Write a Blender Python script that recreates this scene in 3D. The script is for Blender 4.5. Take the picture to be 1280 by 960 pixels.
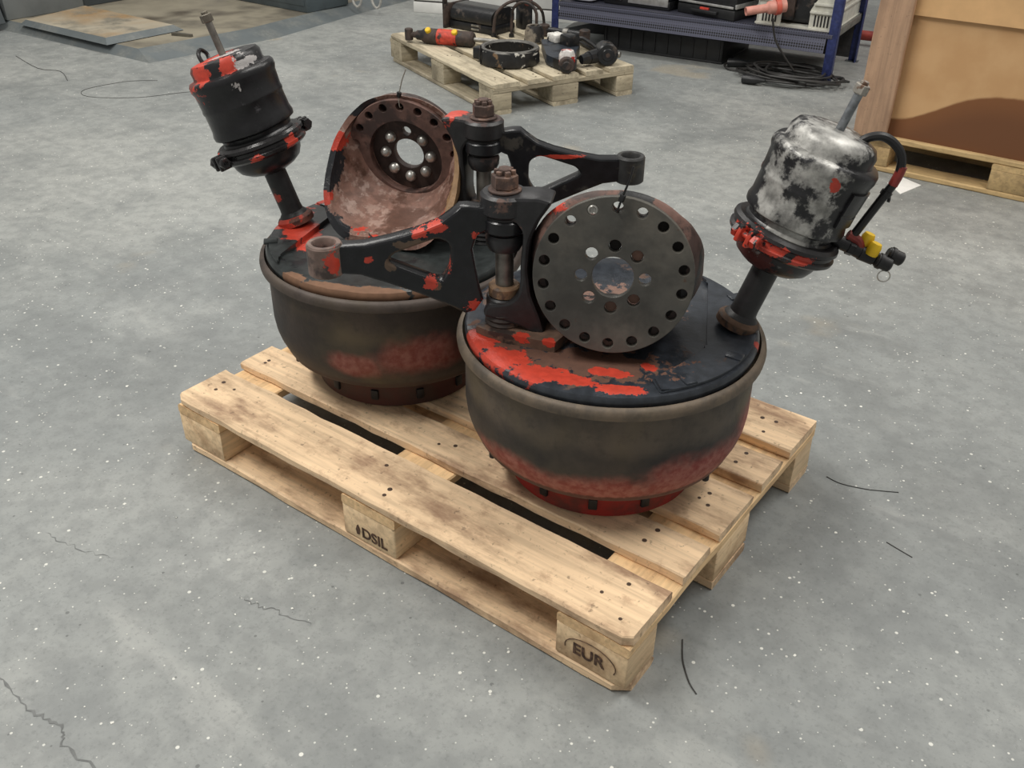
import bpy, bmesh, math, random
from mathutils import Matrix, Vector, noise
random.seed(7)
for o in list(bpy.data.objects): bpy.data.objects.remove(o)
SC = bpy.context.scene
COL = SC.collection
PI = math.pi
def srgb(r, g, b):
    f = lambda c: (c/255/12.92) if c/255 <= .04045 else ((c/255+.055)/1.055)**2.4
    return (f(r), f(g), f(b), 1)

# ------------------------------------------------------------------ camera
yaw, pitch, roll = 2.21039793, 0.567617757, 0.0094224
fw = Vector((math.cos(pitch)*math.cos(yaw), math.cos(pitch)*math.sin(yaw), -math.sin(pitch)))
r0 = Vector((math.sin(yaw), -math.cos(yaw), 0)); u0 = r0.cross(fw)
rt = r0*math.cos(roll) + u0*math.sin(roll); up = -r0*math.sin(roll) + u0*math.cos(roll)
cam = bpy.data.objects.new('camera', bpy.data.cameras.new('camera')); COL.objects.link(cam)
m = Matrix((rt, up, -fw)).transposed().to_4x4(); m.translation = Vector((1.68329, -0.98018, 1.32579)); cam.matrix_world = m
cam.data.sensor_width = 36; cam.data.lens = 1178.65*36/1280; cam.data.clip_start = .05; cam.data.clip_end = 100
SC.camera = cam
# ------------------------------------------------------------------ light
w = bpy.data.worlds.new('hall_ambient'); SC.world = w; w.use_nodes = True
bg = w.node_tree.nodes['Background']; bg.inputs[0].default_value = (1.0, .975, .93, 1); bg.inputs[1].default_value = .33
def area(name, loc, target, sx, sy, power, col=(1, .97, .92)):
    l = bpy.data.lights.new(name, 'AREA'); l.shape = 'RECTANGLE'; l.size = sx; l.size_y = sy; l.energy = power; l.color = col
    o = bpy.data.objects.new(name, l); COL.objects.link(o); o.location = loc
    o.rotation_euler = (Vector(target)-Vector(loc)).to_track_quat('-Z', 'Y').to_euler(); return o
area('ceiling_lamp_row', (-1.2, -1.2, 4.6), (-.4, -.4, 0), 3.4, .5, 205)
area('ceiling_lamp_row', (2.4, 1.6, 4.6), (2.2, 1.5, 0), 3.0, .5, 95)
area('ceiling_lamp_row', (-3.0, 3.2, 4.6), (-3.0, 3.2, 0), 3.4, .8, 95)
area('ceiling_lamp_row', (2.4, 4.6, 4.6), (2.2, 4.4, 0), 3.0, .8, 70)
vs = SC.view_settings; vs.view_transform = 'Standard'; vs.look = 'None'; vs.gamma = 1; vs.exposure = .0; vs.use_curve_mapping = False

# ------------------------------------------------------------------ materials
class NT:
    def __init__(s, name):
        s.m = bpy.data.materials.new(name); s.m.use_nodes = True; s.t = s.m.node_tree
        s.b = s.t.nodes['Principled BSDF']
        s.tc = s.t.nodes.new('ShaderNodeTexCoord'); s.p = s.tc.outputs['Object']
    def n(s, typ, **kw):
        x = s.t.nodes.new(typ)
        for k, v in kw.items(): setattr(x, k, v)
        return x
    def link(s, a, b): s.t.links.new(a, b)
    def setin(s, sock, v):
        if isinstance(v, bpy.types.NodeSocket): s.link(v, sock)
        else: sock.default_value = v
    def math(s, op, a, b=0., c=None, clamp=False):
        x = s.n('ShaderNodeMath', operation=op, use_clamp=clamp); s.setin(x.inputs[0], a); s.setin(x.inputs[1], b)
        if c is not None: s.setin(x.inputs[2], c)
        return x.outputs[0]
    def vmath(s, op, a, b=None):
        x = s.n('ShaderNodeVectorMath', operation=op); s.setin(x.inputs[0], a)
        if b is not None: s.setin(x.inputs[1], b)
        return x.outputs['Value'] if op in ('LENGTH', 'DISTANCE') else x.outputs[0]
    def noise(s, scale, detail=4, rough=.55, seed=0., vec=None, dist=0.):
        x = s.n('ShaderNodeTexNoise'); x.inputs['Scale'].default_value = scale; x.inputs['Detail'].default_value = detail
        x.inputs['Roughness'].default_value = rough; x.inputs['Distortion'].default_value = dist
        v = vec if vec is not None else s.p
        if seed: v = s.vmath('ADD', v, (seed*3.17, seed*1.31, seed*2.73))
        s.link(v, x.inputs['Vector']); return x.outputs[0]
    def step(s, v, lo, hi):
        x = s.n('ShaderNodeMapRange'); x.interpolation_type = 'SMOOTHSTEP'; s.setin(x.inputs[0], v)
        x.inputs[1].default_value = lo; x.inputs[2].default_value = hi; return x.outputs[0]
    def mix(s, f, a, b):
        x = s.n('ShaderNodeMix', data_type='RGBA'); s.setin(x.inputs[0], f); s.setin(x.inputs[6], a); s.setin(x.inputs[7], b); return x.outputs[2]
    def mixf(s, f, a, b):
        x = s.n('ShaderNodeMix', data_type='FLOAT'); s.setin(x.inputs[0], f); s.setin(x.inputs[2], a); s.setin(x.inputs[3], b); return x.outputs[0]
    def bump(s, h, strength=.3, dist=.003):
        x = s.n('ShaderNodeBump'); x.inputs['Strength'].default_value = strength; x.inputs['Distance'].default_value = dist
        s.setin(x.inputs['Height'], h); s.link(x.outputs[0], s.b.inputs['Normal'])
    def out(s, col, rough, metal=0.):
        s.setin(s.b.inputs['Base Color'], col); s.setin(s.b.inputs['Roughness'], rough); s.setin(s.b.inputs['Metallic'], metal); return s.m

def plain(name, col, rough=.5, metal=0., var=.12, scale=30, bump=.0):
    t = NT(name); f = t.noise(scale, 4)
    c = srgb(*col); d = tuple(x*(1-var*2.2) for x in c[:3])+(1,); e = tuple(min(1, x*(1+var*1.5)) for x in c[:3])+(1,)
    if bump: t.bump(f, bump, .002)
    return t.out(t.mix(t.step(f, .3, .7), d, e), rough, metal)

def blobmask(t, blobs, seed, k=.55, sc=52, soft=.06):
    """patches of paint with ragged outlines; blobs = (x, y, z, radius or (rx, ry, rz)) in assembly coordinates"""
    cur = None
    for b in blobs:
        r = b[3]; rr = r if isinstance(r, tuple) else (r, r, r)
        v = t.vmath('SUBTRACT', t.p, (b[0], b[1], b[2]-.144)); v = t.vmath('MULTIPLY', v, tuple(1/q for q in rr)); d = t.vmath('LENGTH', v)
        cur = d if cur is None else t.math('MINIMUM', cur, d)
    nz = t.math('MULTIPLY', t.math('SUBTRACT', t.noise(sc, 5, .65, seed), .5), k*4)
    return t.step(t.math('ADD', cur, nz), 1+soft, 1-soft)

def worn(name, base, layers, rough=.5, metal=0., bump=.35, var=.25, vs_=45, bscale=120):
    """base colour with variation; layers: dict(col, rough, metal, seed, scale, lo, hi) or dict(..., blobs=[...])"""
    t = NT(name); c = srgb(*base); f = t.noise(vs_, 5, .6, 3.)
    col = t.mix(t.step(f, .3, .72), tuple(x*(1-var) for x in c[:3])+(1,), tuple(min(1, x*(1+var*1.3)) for x in c[:3])+(1,))
    ro = rough; me = metal; hh = t.math('MULTIPLY', t.noise(bscale, 4, .6, 9.), .35)
    for i, l in enumerate(layers):
        sd = l.get('seed', i+1)
        if 'blobs' in l: k = blobmask(t, l['blobs'], sd, l.get('k', .55)*1.7, l.get('sc', 52), l.get('soft', .06))
        else: k = t.step(t.noise(l.get('scale', 14), l.get('detail', 6), l.get('nr', .62), sd), l.get('lo', .58), l.get('hi', .60))
        if 'amt' in l: k = t.math('MULTIPLY', k, l['amt'])
        lc = srgb(*l['col'])
        g = t.noise(l.get('vs', 60), 4, .6, sd+20)
        lc2 = t.mix(t.step(g, .25, .75), tuple(x*(1-l.get('var', .25)) for x in lc[:3])+(1,), lc)
        col = t.mix(k, col, lc2); ro = t.mixf(k, ro, l.get('rough', .5)); me = t.mixf(k, me, l.get('metal', 0.))
        hh = t.math('ADD', hh, t.math('MULTIPLY', k, l.get('h', .25)))
    t.bump(hh, bump, .003)
    return t.out(col, ro, me)

BLACK = (27, 28, 30); RED = (198, 68, 50); RUST = (98, 68, 54); BROWN = (118, 88, 76); TAN = (150, 112, 84)

def wood(name, base, dark, axis=0, seed=0., dirt=.5):
    t = NT(name)
    oi = t.n('ShaderNodeObjectInfo')
    off = t.math('MULTIPLY', oi.outputs['Random'], 37.)
    cmb = t.n('ShaderNodeCombineXYZ'); [t.link(off, cmb.inputs[i]) for i in range(3)]
    p = t.vmath('ADD', t.p, cmb.outputs[0])
    sc = [60, 60, 60]; sc[axis] = 3.0
    g = t.noise(1., 5, .6, seed, t.vmath('MULTIPLY', p, tuple(sc)), .4)
    sc2 = [9, 9, 9]; sc2[axis] = 3.5
    d = t.noise(1., 6, .65, seed+4, t.vmath('MULTIPLY', p, tuple(sc2)))
    e = t.noise(70, 3, .6, seed+8, p)
    c = t.mix(t.step(g, .35, .7), srgb(*base), srgb(*[x*.86 for x in base]))
    c = t.mix(t.math('MULTIPLY', t.step(d, .46, .68), dirt), c, srgb(*dark))
    f = t.noise(24, 6, .7, seed+12, p)
    c = t.mix(t.math('MULTIPLY', t.step(f, .52, .72), .55*dirt), c, srgb(*[x*1.1 for x in dark]))
    c = t.mix(t.math('MULTIPLY', t.step(e, .62, .72), .55*dirt), c, srgb(*[x*.55 for x in dark]))
    hsv = t.n('ShaderNodeHueSaturation'); t.link(c, hsv.inputs['Color']); t.link(t.math('ADD', t.math('MULTIPLY', oi.outputs['Random'], .22), .87), hsv.inputs['Value'])
    t.bump(t.math('ADD', g, t.math('MULTIPLY', e, .4)), .35, .002)
    return t.out(hsv.outputs[0], .78)

def floor_mat():
    t = NT('concrete_floor')
    a = t.noise(.55, 6, .6, 1.); b = t.noise(3.2, 7, .65, 2.); c = t.noise(22, 6, .65, 3.); d = t.noise(1.3, 5, .6, 7.)
    col = t.mix(t.step(a, .32, .68), srgb(134, 138, 137), srgb(160, 162, 158))
    col = t.mix(t.math('MULTIPLY', t.step(b, .42, .66), .5), col, srgb(110, 114, 114))
    col = t.mix(t.math('MULTIPLY', t.step(d, .52, .7), .4), col, srgb(182, 184, 180))
    col = t.mix(t.math('MULTIPLY', t.step(c, .40, .62), .3), col, srgb(104, 107, 107))
    col = t.mix(t.math('MULTIPLY', t.step(t.noise(2.1, 3, .5, 14.), .66, .74), .4), col, srgb(172, 158, 132))
    # streaks of sweeping and drag marks
    st = t.noise(1., 5, .6, 5., t.vmath('MULTIPLY', t.p, (1.2, 9., 1.)))
    col = t.mix(t.math('MULTIPLY', t.step(st, .56, .74), .28), col, srgb(112, 114, 114))
    sm = t.noise(1., 5, .6, 31., t.vmath('MULTIPLY', t.p, (2.2, 7., 1.)))
    col = t.mix(t.math('MULTIPLY', t.step(sm, .60, .76), .30), col, srgb(186, 187, 182))
    gr = t.noise(150, 3, .6, 33.)
    col = t.mix(t.math('MULTIPLY', t.step(gr, .5, .75), .35), col, srgb(92, 95, 95))
    # embedded light chips
    for sc, thr, amt in ((22, .085, .9), (48, .18, .8), (100, .24, .65)):
        v = t.n('ShaderNodeTexVoronoi'); v.inputs['Scale'].default_value = sc; v.inputs['Randomness'].default_value = 1.
        wv = t.vmath('ADD', t.p, t.vmath('MULTIPLY', t.n('ShaderNodeTexNoise').outputs[1], (.0, .0, 0)))
        t.link(t.p, v.inputs['Vector'])
        sx = t.n('ShaderNodeSeparateColor'); t.link(v.outputs['Color'], sx.inputs[0])
        rad = t.math('MULTIPLY', t.math('POWER', sx.outputs[1], 3.), thr)
        k = t.math('LESS_THAN', v.outputs['Distance'], rad)
        k = t.math('MULTIPLY', k, t.math('LESS_THAN', sx.outputs[0], .6))
        col = t.mix(t.math('MULTIPLY', k, amt), col, srgb(222, 222, 214))
    v = t.n('ShaderNodeTexVoronoi'); v.inputs['Scale'].default_value = 34; t.link(t.vmath('ADD', t.p, (4.3, 2.2, .0)), v.inputs['Vector'])
    sx = t.n('ShaderNodeSeparateColor'); t.link(v.outputs['Color'], sx.inputs[0])
    k = t.math('LESS_THAN', v.outputs['Distance'], t.math('MULTIPLY', t.math('POWER', sx.outputs[1], 4.), .13))
    col = t.mix(t.math('MULTIPLY', k, .6), col, srgb(78, 80, 80))
    t.bump(t.math('ADD', c, b), .12, .004)
    return t.out(col, t.mixf(t.step(b, .4, .7), .62, .48))

def drum_mat(name, blobs, redamt, hubred, rim=(116, 102, 86), base=((66, 61, 56), (92, 83, 73))):
    t = NT(name)
    sep = t.n('ShaderNodeSeparateXYZ'); t.link(t.p, sep.inputs[0]); z = sep.outputs[2]
    a = t.noise(9, 6, .62, 1.); b = t.noise(60, 4, .6, 2.); c = t.noise(4, 3, .5, 5.)
    mid = t.math('MULTIPLY', t.step(z, .10, .15), t.step(z, .235, .19))
    col = t.mix(t.step(a, .35, .65), srgb(*base[0]), srgb(*base[1]))
    col = t.mix(t.math('MULTIPLY', t.step(c, .52, .72), .5), col, srgb(112, 100, 72))
    col = t.mix(t.math('MULTIPLY', mid, t.mixf(t.step(t.noise(5, 4, .6, 8.), .38, .62), .45, .95)), col, srgb(34, 34, 36))
    col = t.mix(t.math('MULTIPLY', t.step(t.noise(34, 6, .7, 21.), .5, .7), .35), col, srgb(38, 36, 35))
    # soft overspray of red primer round the lower shoulder
    k = blobmask(t, blobs, 3., .35, 14) if False else None
    cur = None
    for bl in blobs:
        vv = t.vmath('MULTIPLY', t.vmath('SUBTRACT', t.p, (bl[0], bl[1], bl[2]-.144)), tuple(1/q for q in bl[3])); dd = t.vmath('LENGTH', vv)
        cur = dd if cur is None else t.math('MINIMUM', cur, dd)
    k = t.step(t.math('ADD', cur, t.math('MULTIPLY', t.math('SUBTRACT', a, .5), 1.8)), 1.3, .4)
    col = t.mix(t.math('MULTIPLY', k, redamt), col, t.mix(t.step(b, .3, .7), srgb(140, 56, 48), srgb(172, 108, 96)))
    # bare scoured metal and rust rim
    col = t.mix(t.math('MULTIPLY', t.step(z, .284, .292), t.mixf(t.step(t.noise(26, 5, .65, 17.), .38, .62), .25, .8)), col, srgb(*rim))
    col = t.mix(t.math('MULTIPLY', t.step(t.math('ADD', z, t.math('MULTIPLY', t.math('SUBTRACT', b, .5), .008)), .1085, .1035), .75), col, srgb(64, 46, 38))
    hub = t.step(t.math('ADD', z, t.math('MULTIPLY', t.math('SUBTRACT', a, .5), .02)), .074, .066)
    col = t.mix(t.math('MULTIPLY', hub, hubred), col, t.mix(t.step(a, .4, .62), srgb(158, 40, 34), srgb(96, 48, 42)))
    t.bump(t.math('ADD', b, t.math('MULTIPLY', a, .7)), .3, .003)
    return t.out(col, .62, .15)

# ------------------------------------------------------------------ mesh helpers
def link(name, me, mat, parent=None, smooth=35):
    o = bpy.data.objects.new(name, me); COL.objects.link(o)
    if mat and not me.materials: me.materials.append(mat)
    elif mat: me.materials[0] = mat
    if smooth:
        for p in me.polygons: p.use_smooth = True
        me.set_sharp_from_angle(angle=math.radians(smooth))
    if parent: o.parent = parent
    return o
def fin(bm, name, mat, parent=None, smooth=35, dz=0.):
    bmesh.ops.recalc_face_normals(bm, faces=bm.faces)
    if dz: bmesh.ops.translate(bm, verts=bm.verts, vec=(0, 0, dz))
    me = bpy.data.meshes.new(name); bm.to_mesh(me); bm.free()
    return link(name, me, mat, parent, smooth)
def tag(o, label=None, cat=None, group=None, kind=None):
    for k, v in (('label', label), ('category', cat), ('group', group), ('kind', kind)):
        if v: o[k] = v
    return o
def empty(name, loc, rz=0., rx=0.):
    o = bpy.data.objects.new(name, None); COL.objects.link(o); o.location = loc; o.rotation_euler = (rx, 0, rz); o.empty_display_size = .1; return o
def frame(o, zdir, xdir=(1, 0, 0)):
    z = Vector(zdir).normalized(); x = Vector(xdir); x = (x - z*x.dot(z))
    if x.length < 1e-4: x = Vector((0, 1, 0)) - z*z.y
    x.normalize(); y = z.cross(x)
    mm = Matrix((x, y, z)).transposed().to_4x4(); mm.translation = Vector(o); return mm
def lathe(bm, prof, n=48, M=None, closed=False):
    """revolve (r, z) profile about local z"""
    rings = []
    for r, z in prof:
        if r < 1e-5: rings.append([bm.verts.new((0, 0, z))])
        else: rings.append([bm.verts.new((r*math.cos(2*PI*i/n), r*math.sin(2*PI*i/n), z)) for i in range(n)])
    prs = list(zip(rings[:-1], rings[1:])) + ([(rings[-1], rings[0])] if closed else [])
    vv = [v for q in rings for v in q]
    for a, b in prs:
        for i in range(n):
            j = (i+1) % n
            if len(a) == 1 and len(b) == 1: continue
            if len(a) == 1: bm.faces.new((a[0], b[j], b[i]))
            elif len(b) == 1: bm.faces.new((a[i], a[j], b[0]))
            else: bm.faces.new((a[i], a[j], b[j], b[i]))
    if M is not None: bmesh.ops.transform(bm, matrix=M, verts=vv)
    return vv
def cyl(bm, r, z0, z1, n=24, M=None, bev=0., r2=None):
    r2 = r if r2 is None else r2
    b = bev
    pr = [(0, z0), (r-b, z0)] + ([(r, z0+b)] if b else []) + ([(r2, z1-b)] if b else []) + [(r2-b, z1), (0, z1)]
    return lathe(bm, pr, n, M)
def box(bm, x0, x1, y0, y1, z0, z1, bev=0., M=None):
    g = bmesh.ops.create_cube(bm, size=1.); vs_ = g['verts']
    bmesh.ops.scale(bm, vec=(x1-x0, y1-y0, z1-z0), verts=vs_); bmesh.ops.translate(bm, vec=((x0+x1)/2, (y0+y1)/2, (z0+z1)/2), verts=vs_)
    if bev:
        es = list({e for v in vs_ for e in v.link_edges})
        r = bmesh.ops.bevel(bm, geom=es, offset=bev, segments=2, affect='EDGES', profile=.5); vs_ = r['verts']
    if M is not None: bmesh.ops.transform(bm, matrix=M, verts=list({v for v in vs_}))
    return vs_
def prism(bm, pts, z0, z1, M=None):
    a = [bm.verts.new((x, y, z0)) for x, y in pts]; b = [bm.verts.new((x, y, z1)) for x, y in pts]; n = len(pts)
    bm.faces.new(a[::-1]); bm.faces.new(b)
    for i in range(n): bm.faces.new((a[i], a[(i+1) % n], b[(i+1) % n], b[i]))
    if M is not None: bmesh.ops.transform(bm, matrix=M, verts=a+b)
    return a+b
def smoothpath(pts, sub=6):
    P = [Vector(p) for p in pts]; out = []
    for i in range(len(P)-1):
        a, b, c, d = P[max(0, i-1)], P[i], P[i+1], P[min(len(P)-1, i+2)]
        for k in range(sub):
            t = k/sub
            out.append(.5*((2*b)+(c-a)*t+(2*a-5*b+4*c-d)*t*t+(3*b-a-3*c+d)*t**3))
    return out+[P[-1]]
def tube(bm, pts, r, n=10, sub=6, cap=True):
    P = smoothpath(pts, sub) if sub else [Vector(p) for p in pts]
    rr = r if callable(r) else (lambda t: r)
    rings = []; prevx = None
    for i, p in enumerate(P):
        d = (P[min(i+1, len(P)-1)]-P[max(0, i-1)]).normalized()
        x = prevx - d*prevx.dot(d) if prevx is not None else (Vector((0, 0, 1)).cross(d) if abs(d.z) < .95 else Vector((1, 0, 0)).cross(d))
        x.normalize(); prevx = x; y = d.cross(x); q = rr(i/(len(P)-1))
        rings.append([bm.verts.new(p+(x*math.cos(2*PI*k/n)+y*math.sin(2*PI*k/n))*q) for k in range(n)])
    for a, b in zip(rings[:-1], rings[1:]):
        for k in range(n): bm.faces.new((a[k], a[(k+1) % n], b[(k+1) % n], b[k]))
    if cap: bm.faces.new(rings[0][::-1]); bm.faces.new(rings[-1])
def circ(cx, cy, r, n=24, a0=0.): return [(cx+r*math.cos(a0+2*PI*i/n), cy+r*math.sin(a0+2*PI*i/n)) for i in range(n)]
def outline(loops, t, bev, name, mat, parent, M, dz=0., smooth=40):
    """flat casting with real holes: filled 2-D loops given thickness t along local z, edges rounded by bev"""
    cu = bpy.data.curves.new(name, 'CURVE'); cu.dimensions = '2D'; cu.fill_mode = 'BOTH'
    cu.extrude = t/2-bev; cu.bevel_depth = bev; cu.bevel_resolution = 1; cu.offset = -bev
    for L in loops:
        s = cu.splines.new('POLY'); s.points.add(len(L)-1); s.use_cyclic_u = True
        for p, (x, y) in zip(s.points, L): p.co = (x, y, 0, 1)
    tmp = bpy.data.objects.new('tmp', cu); COL.objects.link(tmp)
    dg = bpy.context.evaluated_depsgraph_get(); me = bpy.data.meshes.new_from_object(tmp.evaluated_get(dg))
    bpy.data.objects.remove(tmp); bpy.data.curves.remove(cu)
    me.name = name; me.transform(Matrix.Translation((0, 0, dz)) @ M); me.materials.clear()
    return link(name, me, mat, parent, smooth)
def text(s, size, name, mat, parent, M):
    cu = bpy.data.curves.new(name, 'FONT'); cu.body = s; cu.size = size; cu.fill_mode = 'BOTH' if hasattr(cu, 'fill_mode') else cu.fill_mode; cu.extrude = .0004; cu.offset = .0007
    tmp = bpy.data.objects.new('tmp', cu); COL.objects.link(tmp)
    dg = bpy.context.evaluated_depsgraph_get(); me = bpy.data.meshes.new_from_object(tmp.evaluated_get(dg))
    bpy.data.objects.remove(tmp); bpy.data.curves.remove(cu); me.name = name; me.transform(M); me.materials.clear()
    return link(name, me, mat, parent, 0)
def roundpoly(pts, r, seg=5):
    out = []; n = len(pts)
    for i in range(n):
        p = Vector(pts[i]).to_2d(); a = Vector(pts[i-1]).to_2d(); b = Vector(pts[(i+1) % n]).to_2d()
        da, db = (a-p), (b-p); q = min(r, da.length*.45, db.length*.45)
        s, e = p+da.normalized()*q, p+db.normalized()*q
        for k in range(seg+1):
            t = k/seg; v = s*(1-t)**2 + p*2*t*(1-t) + e*t*t; out.append((v.x, v.y))
    return out
def plank(bm, L, W, T, c=.004, n=14, jit=.0012, ends=0., seed=0):
    """board along x from 0..L, y 0..W, z 0..T with worn chamfered edges; ends = corner cut in plan"""
    rnd = random.Random(seed); rings = []
    pos = [L*i/n for i in range(n+1)]
    if ends: pos = [0, ends*1.3] + pos[1:-1] + [L-ends*1.3, L]
    n = len(pos)-1
    for i in range(n+1):
        x = pos[i]; yc = 0.
        if ends:
            d = min(x, L-x)
            if d < 1e-6: yc = ends
        def J(): return (rnd.random()-.5)*2*jit
        y0, y1 = 0+J()+yc, W+J()-0*yc
        k = c*(.6+rnd.random()*.9); k2 = c*(.6+rnd.random()*.9)
        xs = [x+(J() if i in (0, n) else 0) for _ in range(8)]
        sec = [(y0+k, 0), (y1-k2, 0), (y1, k2), (y1, T-k2), (y1-k2, T), (y0+k, T), (y0, T-k), (y0, k)]
        rings.append([bm.verts.new((xs[q], yy, zz)) for q, (yy, zz) in enumerate(sec)])
    for a, b in zip(rings[:-1], rings[1:]):
        for k in range(8): bm.faces.new((a[k], a[(k+1) % 8], b[(k+1) % 8], b[k]))
    bm.faces.new(rings[0][::-1]); bm.faces.new(rings[-1])

# ================================================================== the setting
bm = bmesh.new(); vsq = [bm.verts.new(p) for p in ((-14, -8, 0), (8, -8, 0), (8, 14, 0), (-14, 14, 0))]; bm.faces.new(vsq)
FLOOR = fin(bm, 'floor', floor_mat(), None, 0); tag(FLOOR, kind='structure')
CRACK = plain('crack_dark', (112, 114, 113), .9)
def crack(pts, wd, seed):
    rnd = random.Random(seed); P = smoothpath([(x, y, 0) for x, y in pts], 9); bm = bmesh.new(); a = []
    for i, p in enumerate(P):
        d = (P[min(i+1, len(P)-1)]-P[max(0, i-1)]).normalized(); nn = Vector((-d.y, d.x, 0)); q = wd*(.15+rnd.random()) * min(1, (i+.3)/4, (len(P)-i-.7)/4)
        off = nn*(rnd.random()-.5)*.012
        a.append((bm.verts.new(p+off+nn*q+Vector((0, 0, .0006))), bm.verts.new(p+off-nn*q+Vector((0, 0, .0006)))))
    for u, v in zip(a[:-1], a[1:]): bm.faces.new((u[0], u[1], v[1], v[0]))
    fin(bm, 'floor_crack', CRACK, FLOOR, 0)
crack([(.12, -.61), (.3, -.62), (.42, -.625), (.49, -.615), (.53, -.63), (.7, -.62)], .0028, 1)
crack([(.48, -.24), (.53, -.235), (.58, -.222), (.65, -.21)], .0014, 3)
crack([(.02, -.37), (.10, -.355), (.2, -.33)], .0012, 5)
bm = bmesh.new(); rnd = random.Random(5)
for i in range(950):
    x, y = rnd.uniform(-1.2, 3.2), rnd.uniform(-.9, 3.2)
    if (-.02 < x < 1.22 and -.02 < y < .82) or (x < .0 and y > 2.2) or (x > .5 and y > 2.7): continue
    s = .0012+.0028*rnd.random()**3; n = rnd.choice((4, 5, 6)); a0 = rnd.random()*6
    ring = [(x+s*(.6+.7*rnd.random())*math.cos(a0+2*PI*k/n), y+s*(.6+.7*rnd.random())*math.sin(a0+2*PI*k/n)) for k in range(n)]
    prism(bm, ring, 0, .0009)
tag(fin(bm, 'paint_chips', plain('chip_white', (226, 226, 218), .8), None, 0), 'small white flakes and grit scattered over the grey floor', 'debris', kind='stuff')

# ================================================================== pallets
W_NEW = wood('pallet_wood', (246, 214, 174), (138, 106, 82), 0, 0., .9)
W_CROSS = wood('pallet_cross_wood', (244, 208, 158), (156, 118, 82), 1, 3., .6)
W_BLOCK = wood('pallet_block_wood', (240, 210, 168), (160, 122, 88), 1, 6., .7)
W_OLD = wood('aged_wood', (202, 190, 164), (120, 110, 92), 0, 2., .7)
W_OLDX = wood('aged_cross_wood', (190, 178, 152), (120, 110, 92), 1, 2., .7)
W_PALE = wood('pale_pallet_wood', (206, 176, 126), (128, 104, 74), 0, 5., .55)
W_PALEX = wood('pale_pallet_cross_wood', (206, 176, 126), (128, 104, 74), 1, 5., .55)
NAIL = plain('nail_stain', (74, 56, 44), .7)
YB = [(0, .145), (.186, .100), (.3275, .145), (.514, .100), (.655, .145)]
def pallet(name, loc, rz, label, mats, seed, nails=True, chip=True):
    P = empty(name, loc, rz); tag(P, label, 'pallet', 'wooden pallets on the workshop floor')
    ma, mb, mc = mats
    for i, (y, wd) in enumerate(YB):
        bm = bmesh.new(); plank(bm, 1.2, wd, .022, .003 if i else .004, 22, .0016, .012 if i == 0 else 0, seed*10+i)
        fin(bm, 'top_board', ma, P, 24).location = (0, y, .122)
    for i, x in enumerate((0, .5275, 1.055)):
        bm = bmesh.new(); plank(bm, .8, .145, .022, .003, 12, .0012, 0, seed*10+20+i)
        bmesh.ops.rotate(bm, verts=bm.verts, matrix=Matrix.Rotation(PI/2, 3, 'Z')); bmesh.ops.translate(bm, verts=bm.verts, vec=(.145, 0, 0))
        fin(bm, 'cross_board', mb, P, 24).location = (x, 0, .1)
    for i, x in enumerate((0, .5275, 1.055)):
        for j, (y, d) in enumerate(((0, .1), (.3275, .145), (.7, .1))):
            bm = bmesh.new(); vs_ = box(bm, 0, .145, 0, d, 0, .078, .0035)
            rn = random.Random(seed*100+i*3+j)
            for v in bm.verts: v.co += Vector((rn.uniform(-1, 1), rn.uniform(-1, 1), 0))*.0012
            b = fin(bm, 'block', mc, P, 50); b.location = (x, y, .022)
            if j == 0 and i == 2 and chip:
                bpy_corner = b
    for j, (y, d) in enumerate(((0, .1), (.3275, .145), (.7, .1))):
        bm = bmesh.new(); plank(bm, 1.2, d, .022, .004, 14, .0012, .02 if j == 0 else 0, seed*10+30+j)
        fin(bm, 'bottom_board', ma, P, 24).location = (0, y, 0)
    if nails:
        bm = bmesh.new(); rn = random.Random(seed)
        for (y, wd) in YB:
            for x in (0, .5275, 1.055):
                for k in range(3 if wd > .12 else 2):
                    cx, cy = x+rn.uniform(.03, .115), y+wd*(.2+.6*rn.random()); cyl(bm, rn.uniform(.0035, .0055), .1436, .1446, 8, Matrix.Translation((cx, cy, 0)))
        tag(fin(bm, 'nail_heads', NAIL, P, 0), kind='stuff')
    return P
PAL = pallet('euro_pallet', (0, 0, 0), 0, 'clean light wooden pallet carrying the two brake drum assemblies', (W_NEW, W_CROSS, W_BLOCK), 1)
INK = plain('burnt_ink', (86, 64, 50), .85, 0, .3, 90)
front = Matrix.Rotation(PI/2, 4, 'X')
blocks = [c for c in PAL.children if c.name.startswith('block')]
def blk(x, y): return min(blocks, key=lambda c: (c.location.x-x)**2+(c.location.y-y)**2)
b = blk(.5275, 0); text('DSIL', .036, 'stamp_lettering', INK, b, Matrix.Translation((.052, -.0012, .013)) @ front)
bm = bmesh.new(); prism(bm, [(0, 0), (.007, .001), (.010, .014), (.006, .027), (.002, .024), (-.002, .012)], 0, .0005, Matrix.Translation((.038, -.0008, .013)) @ front); fin(bm, 'stamp_blot', INK, b, 0)
b = blk(1.055, 0); text('EUR', .036, 'stamp_lettering', INK, b, Matrix.Translation((.036, -.0012, .024)) @ front)
bm = bmesh.new(); tube(bm, [(.072+.052*math.cos(a), -.0008, .034+.030*math.sin(a)) for a in [i*PI/12-.35 for i in range(15)]], .0009, 4, 0); fin(bm, 'stamp_oval', INK, b, 0)

BACKP = pallet('euro_pallet', (-2.139, 2.989, 0), math.radians(-23.46), 'weathered grey wooden pallet loaded with loose black suspension parts', (W_OLD, W_OLDX, W_OLDX), 2, True)
BOXP = pallet('euro_pallet', (.538, 2.893, 0), 0, 'wooden pallet under the stained cardboard box', (W_PALE, W_PALEX, W_PALEX), 3, False)

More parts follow.
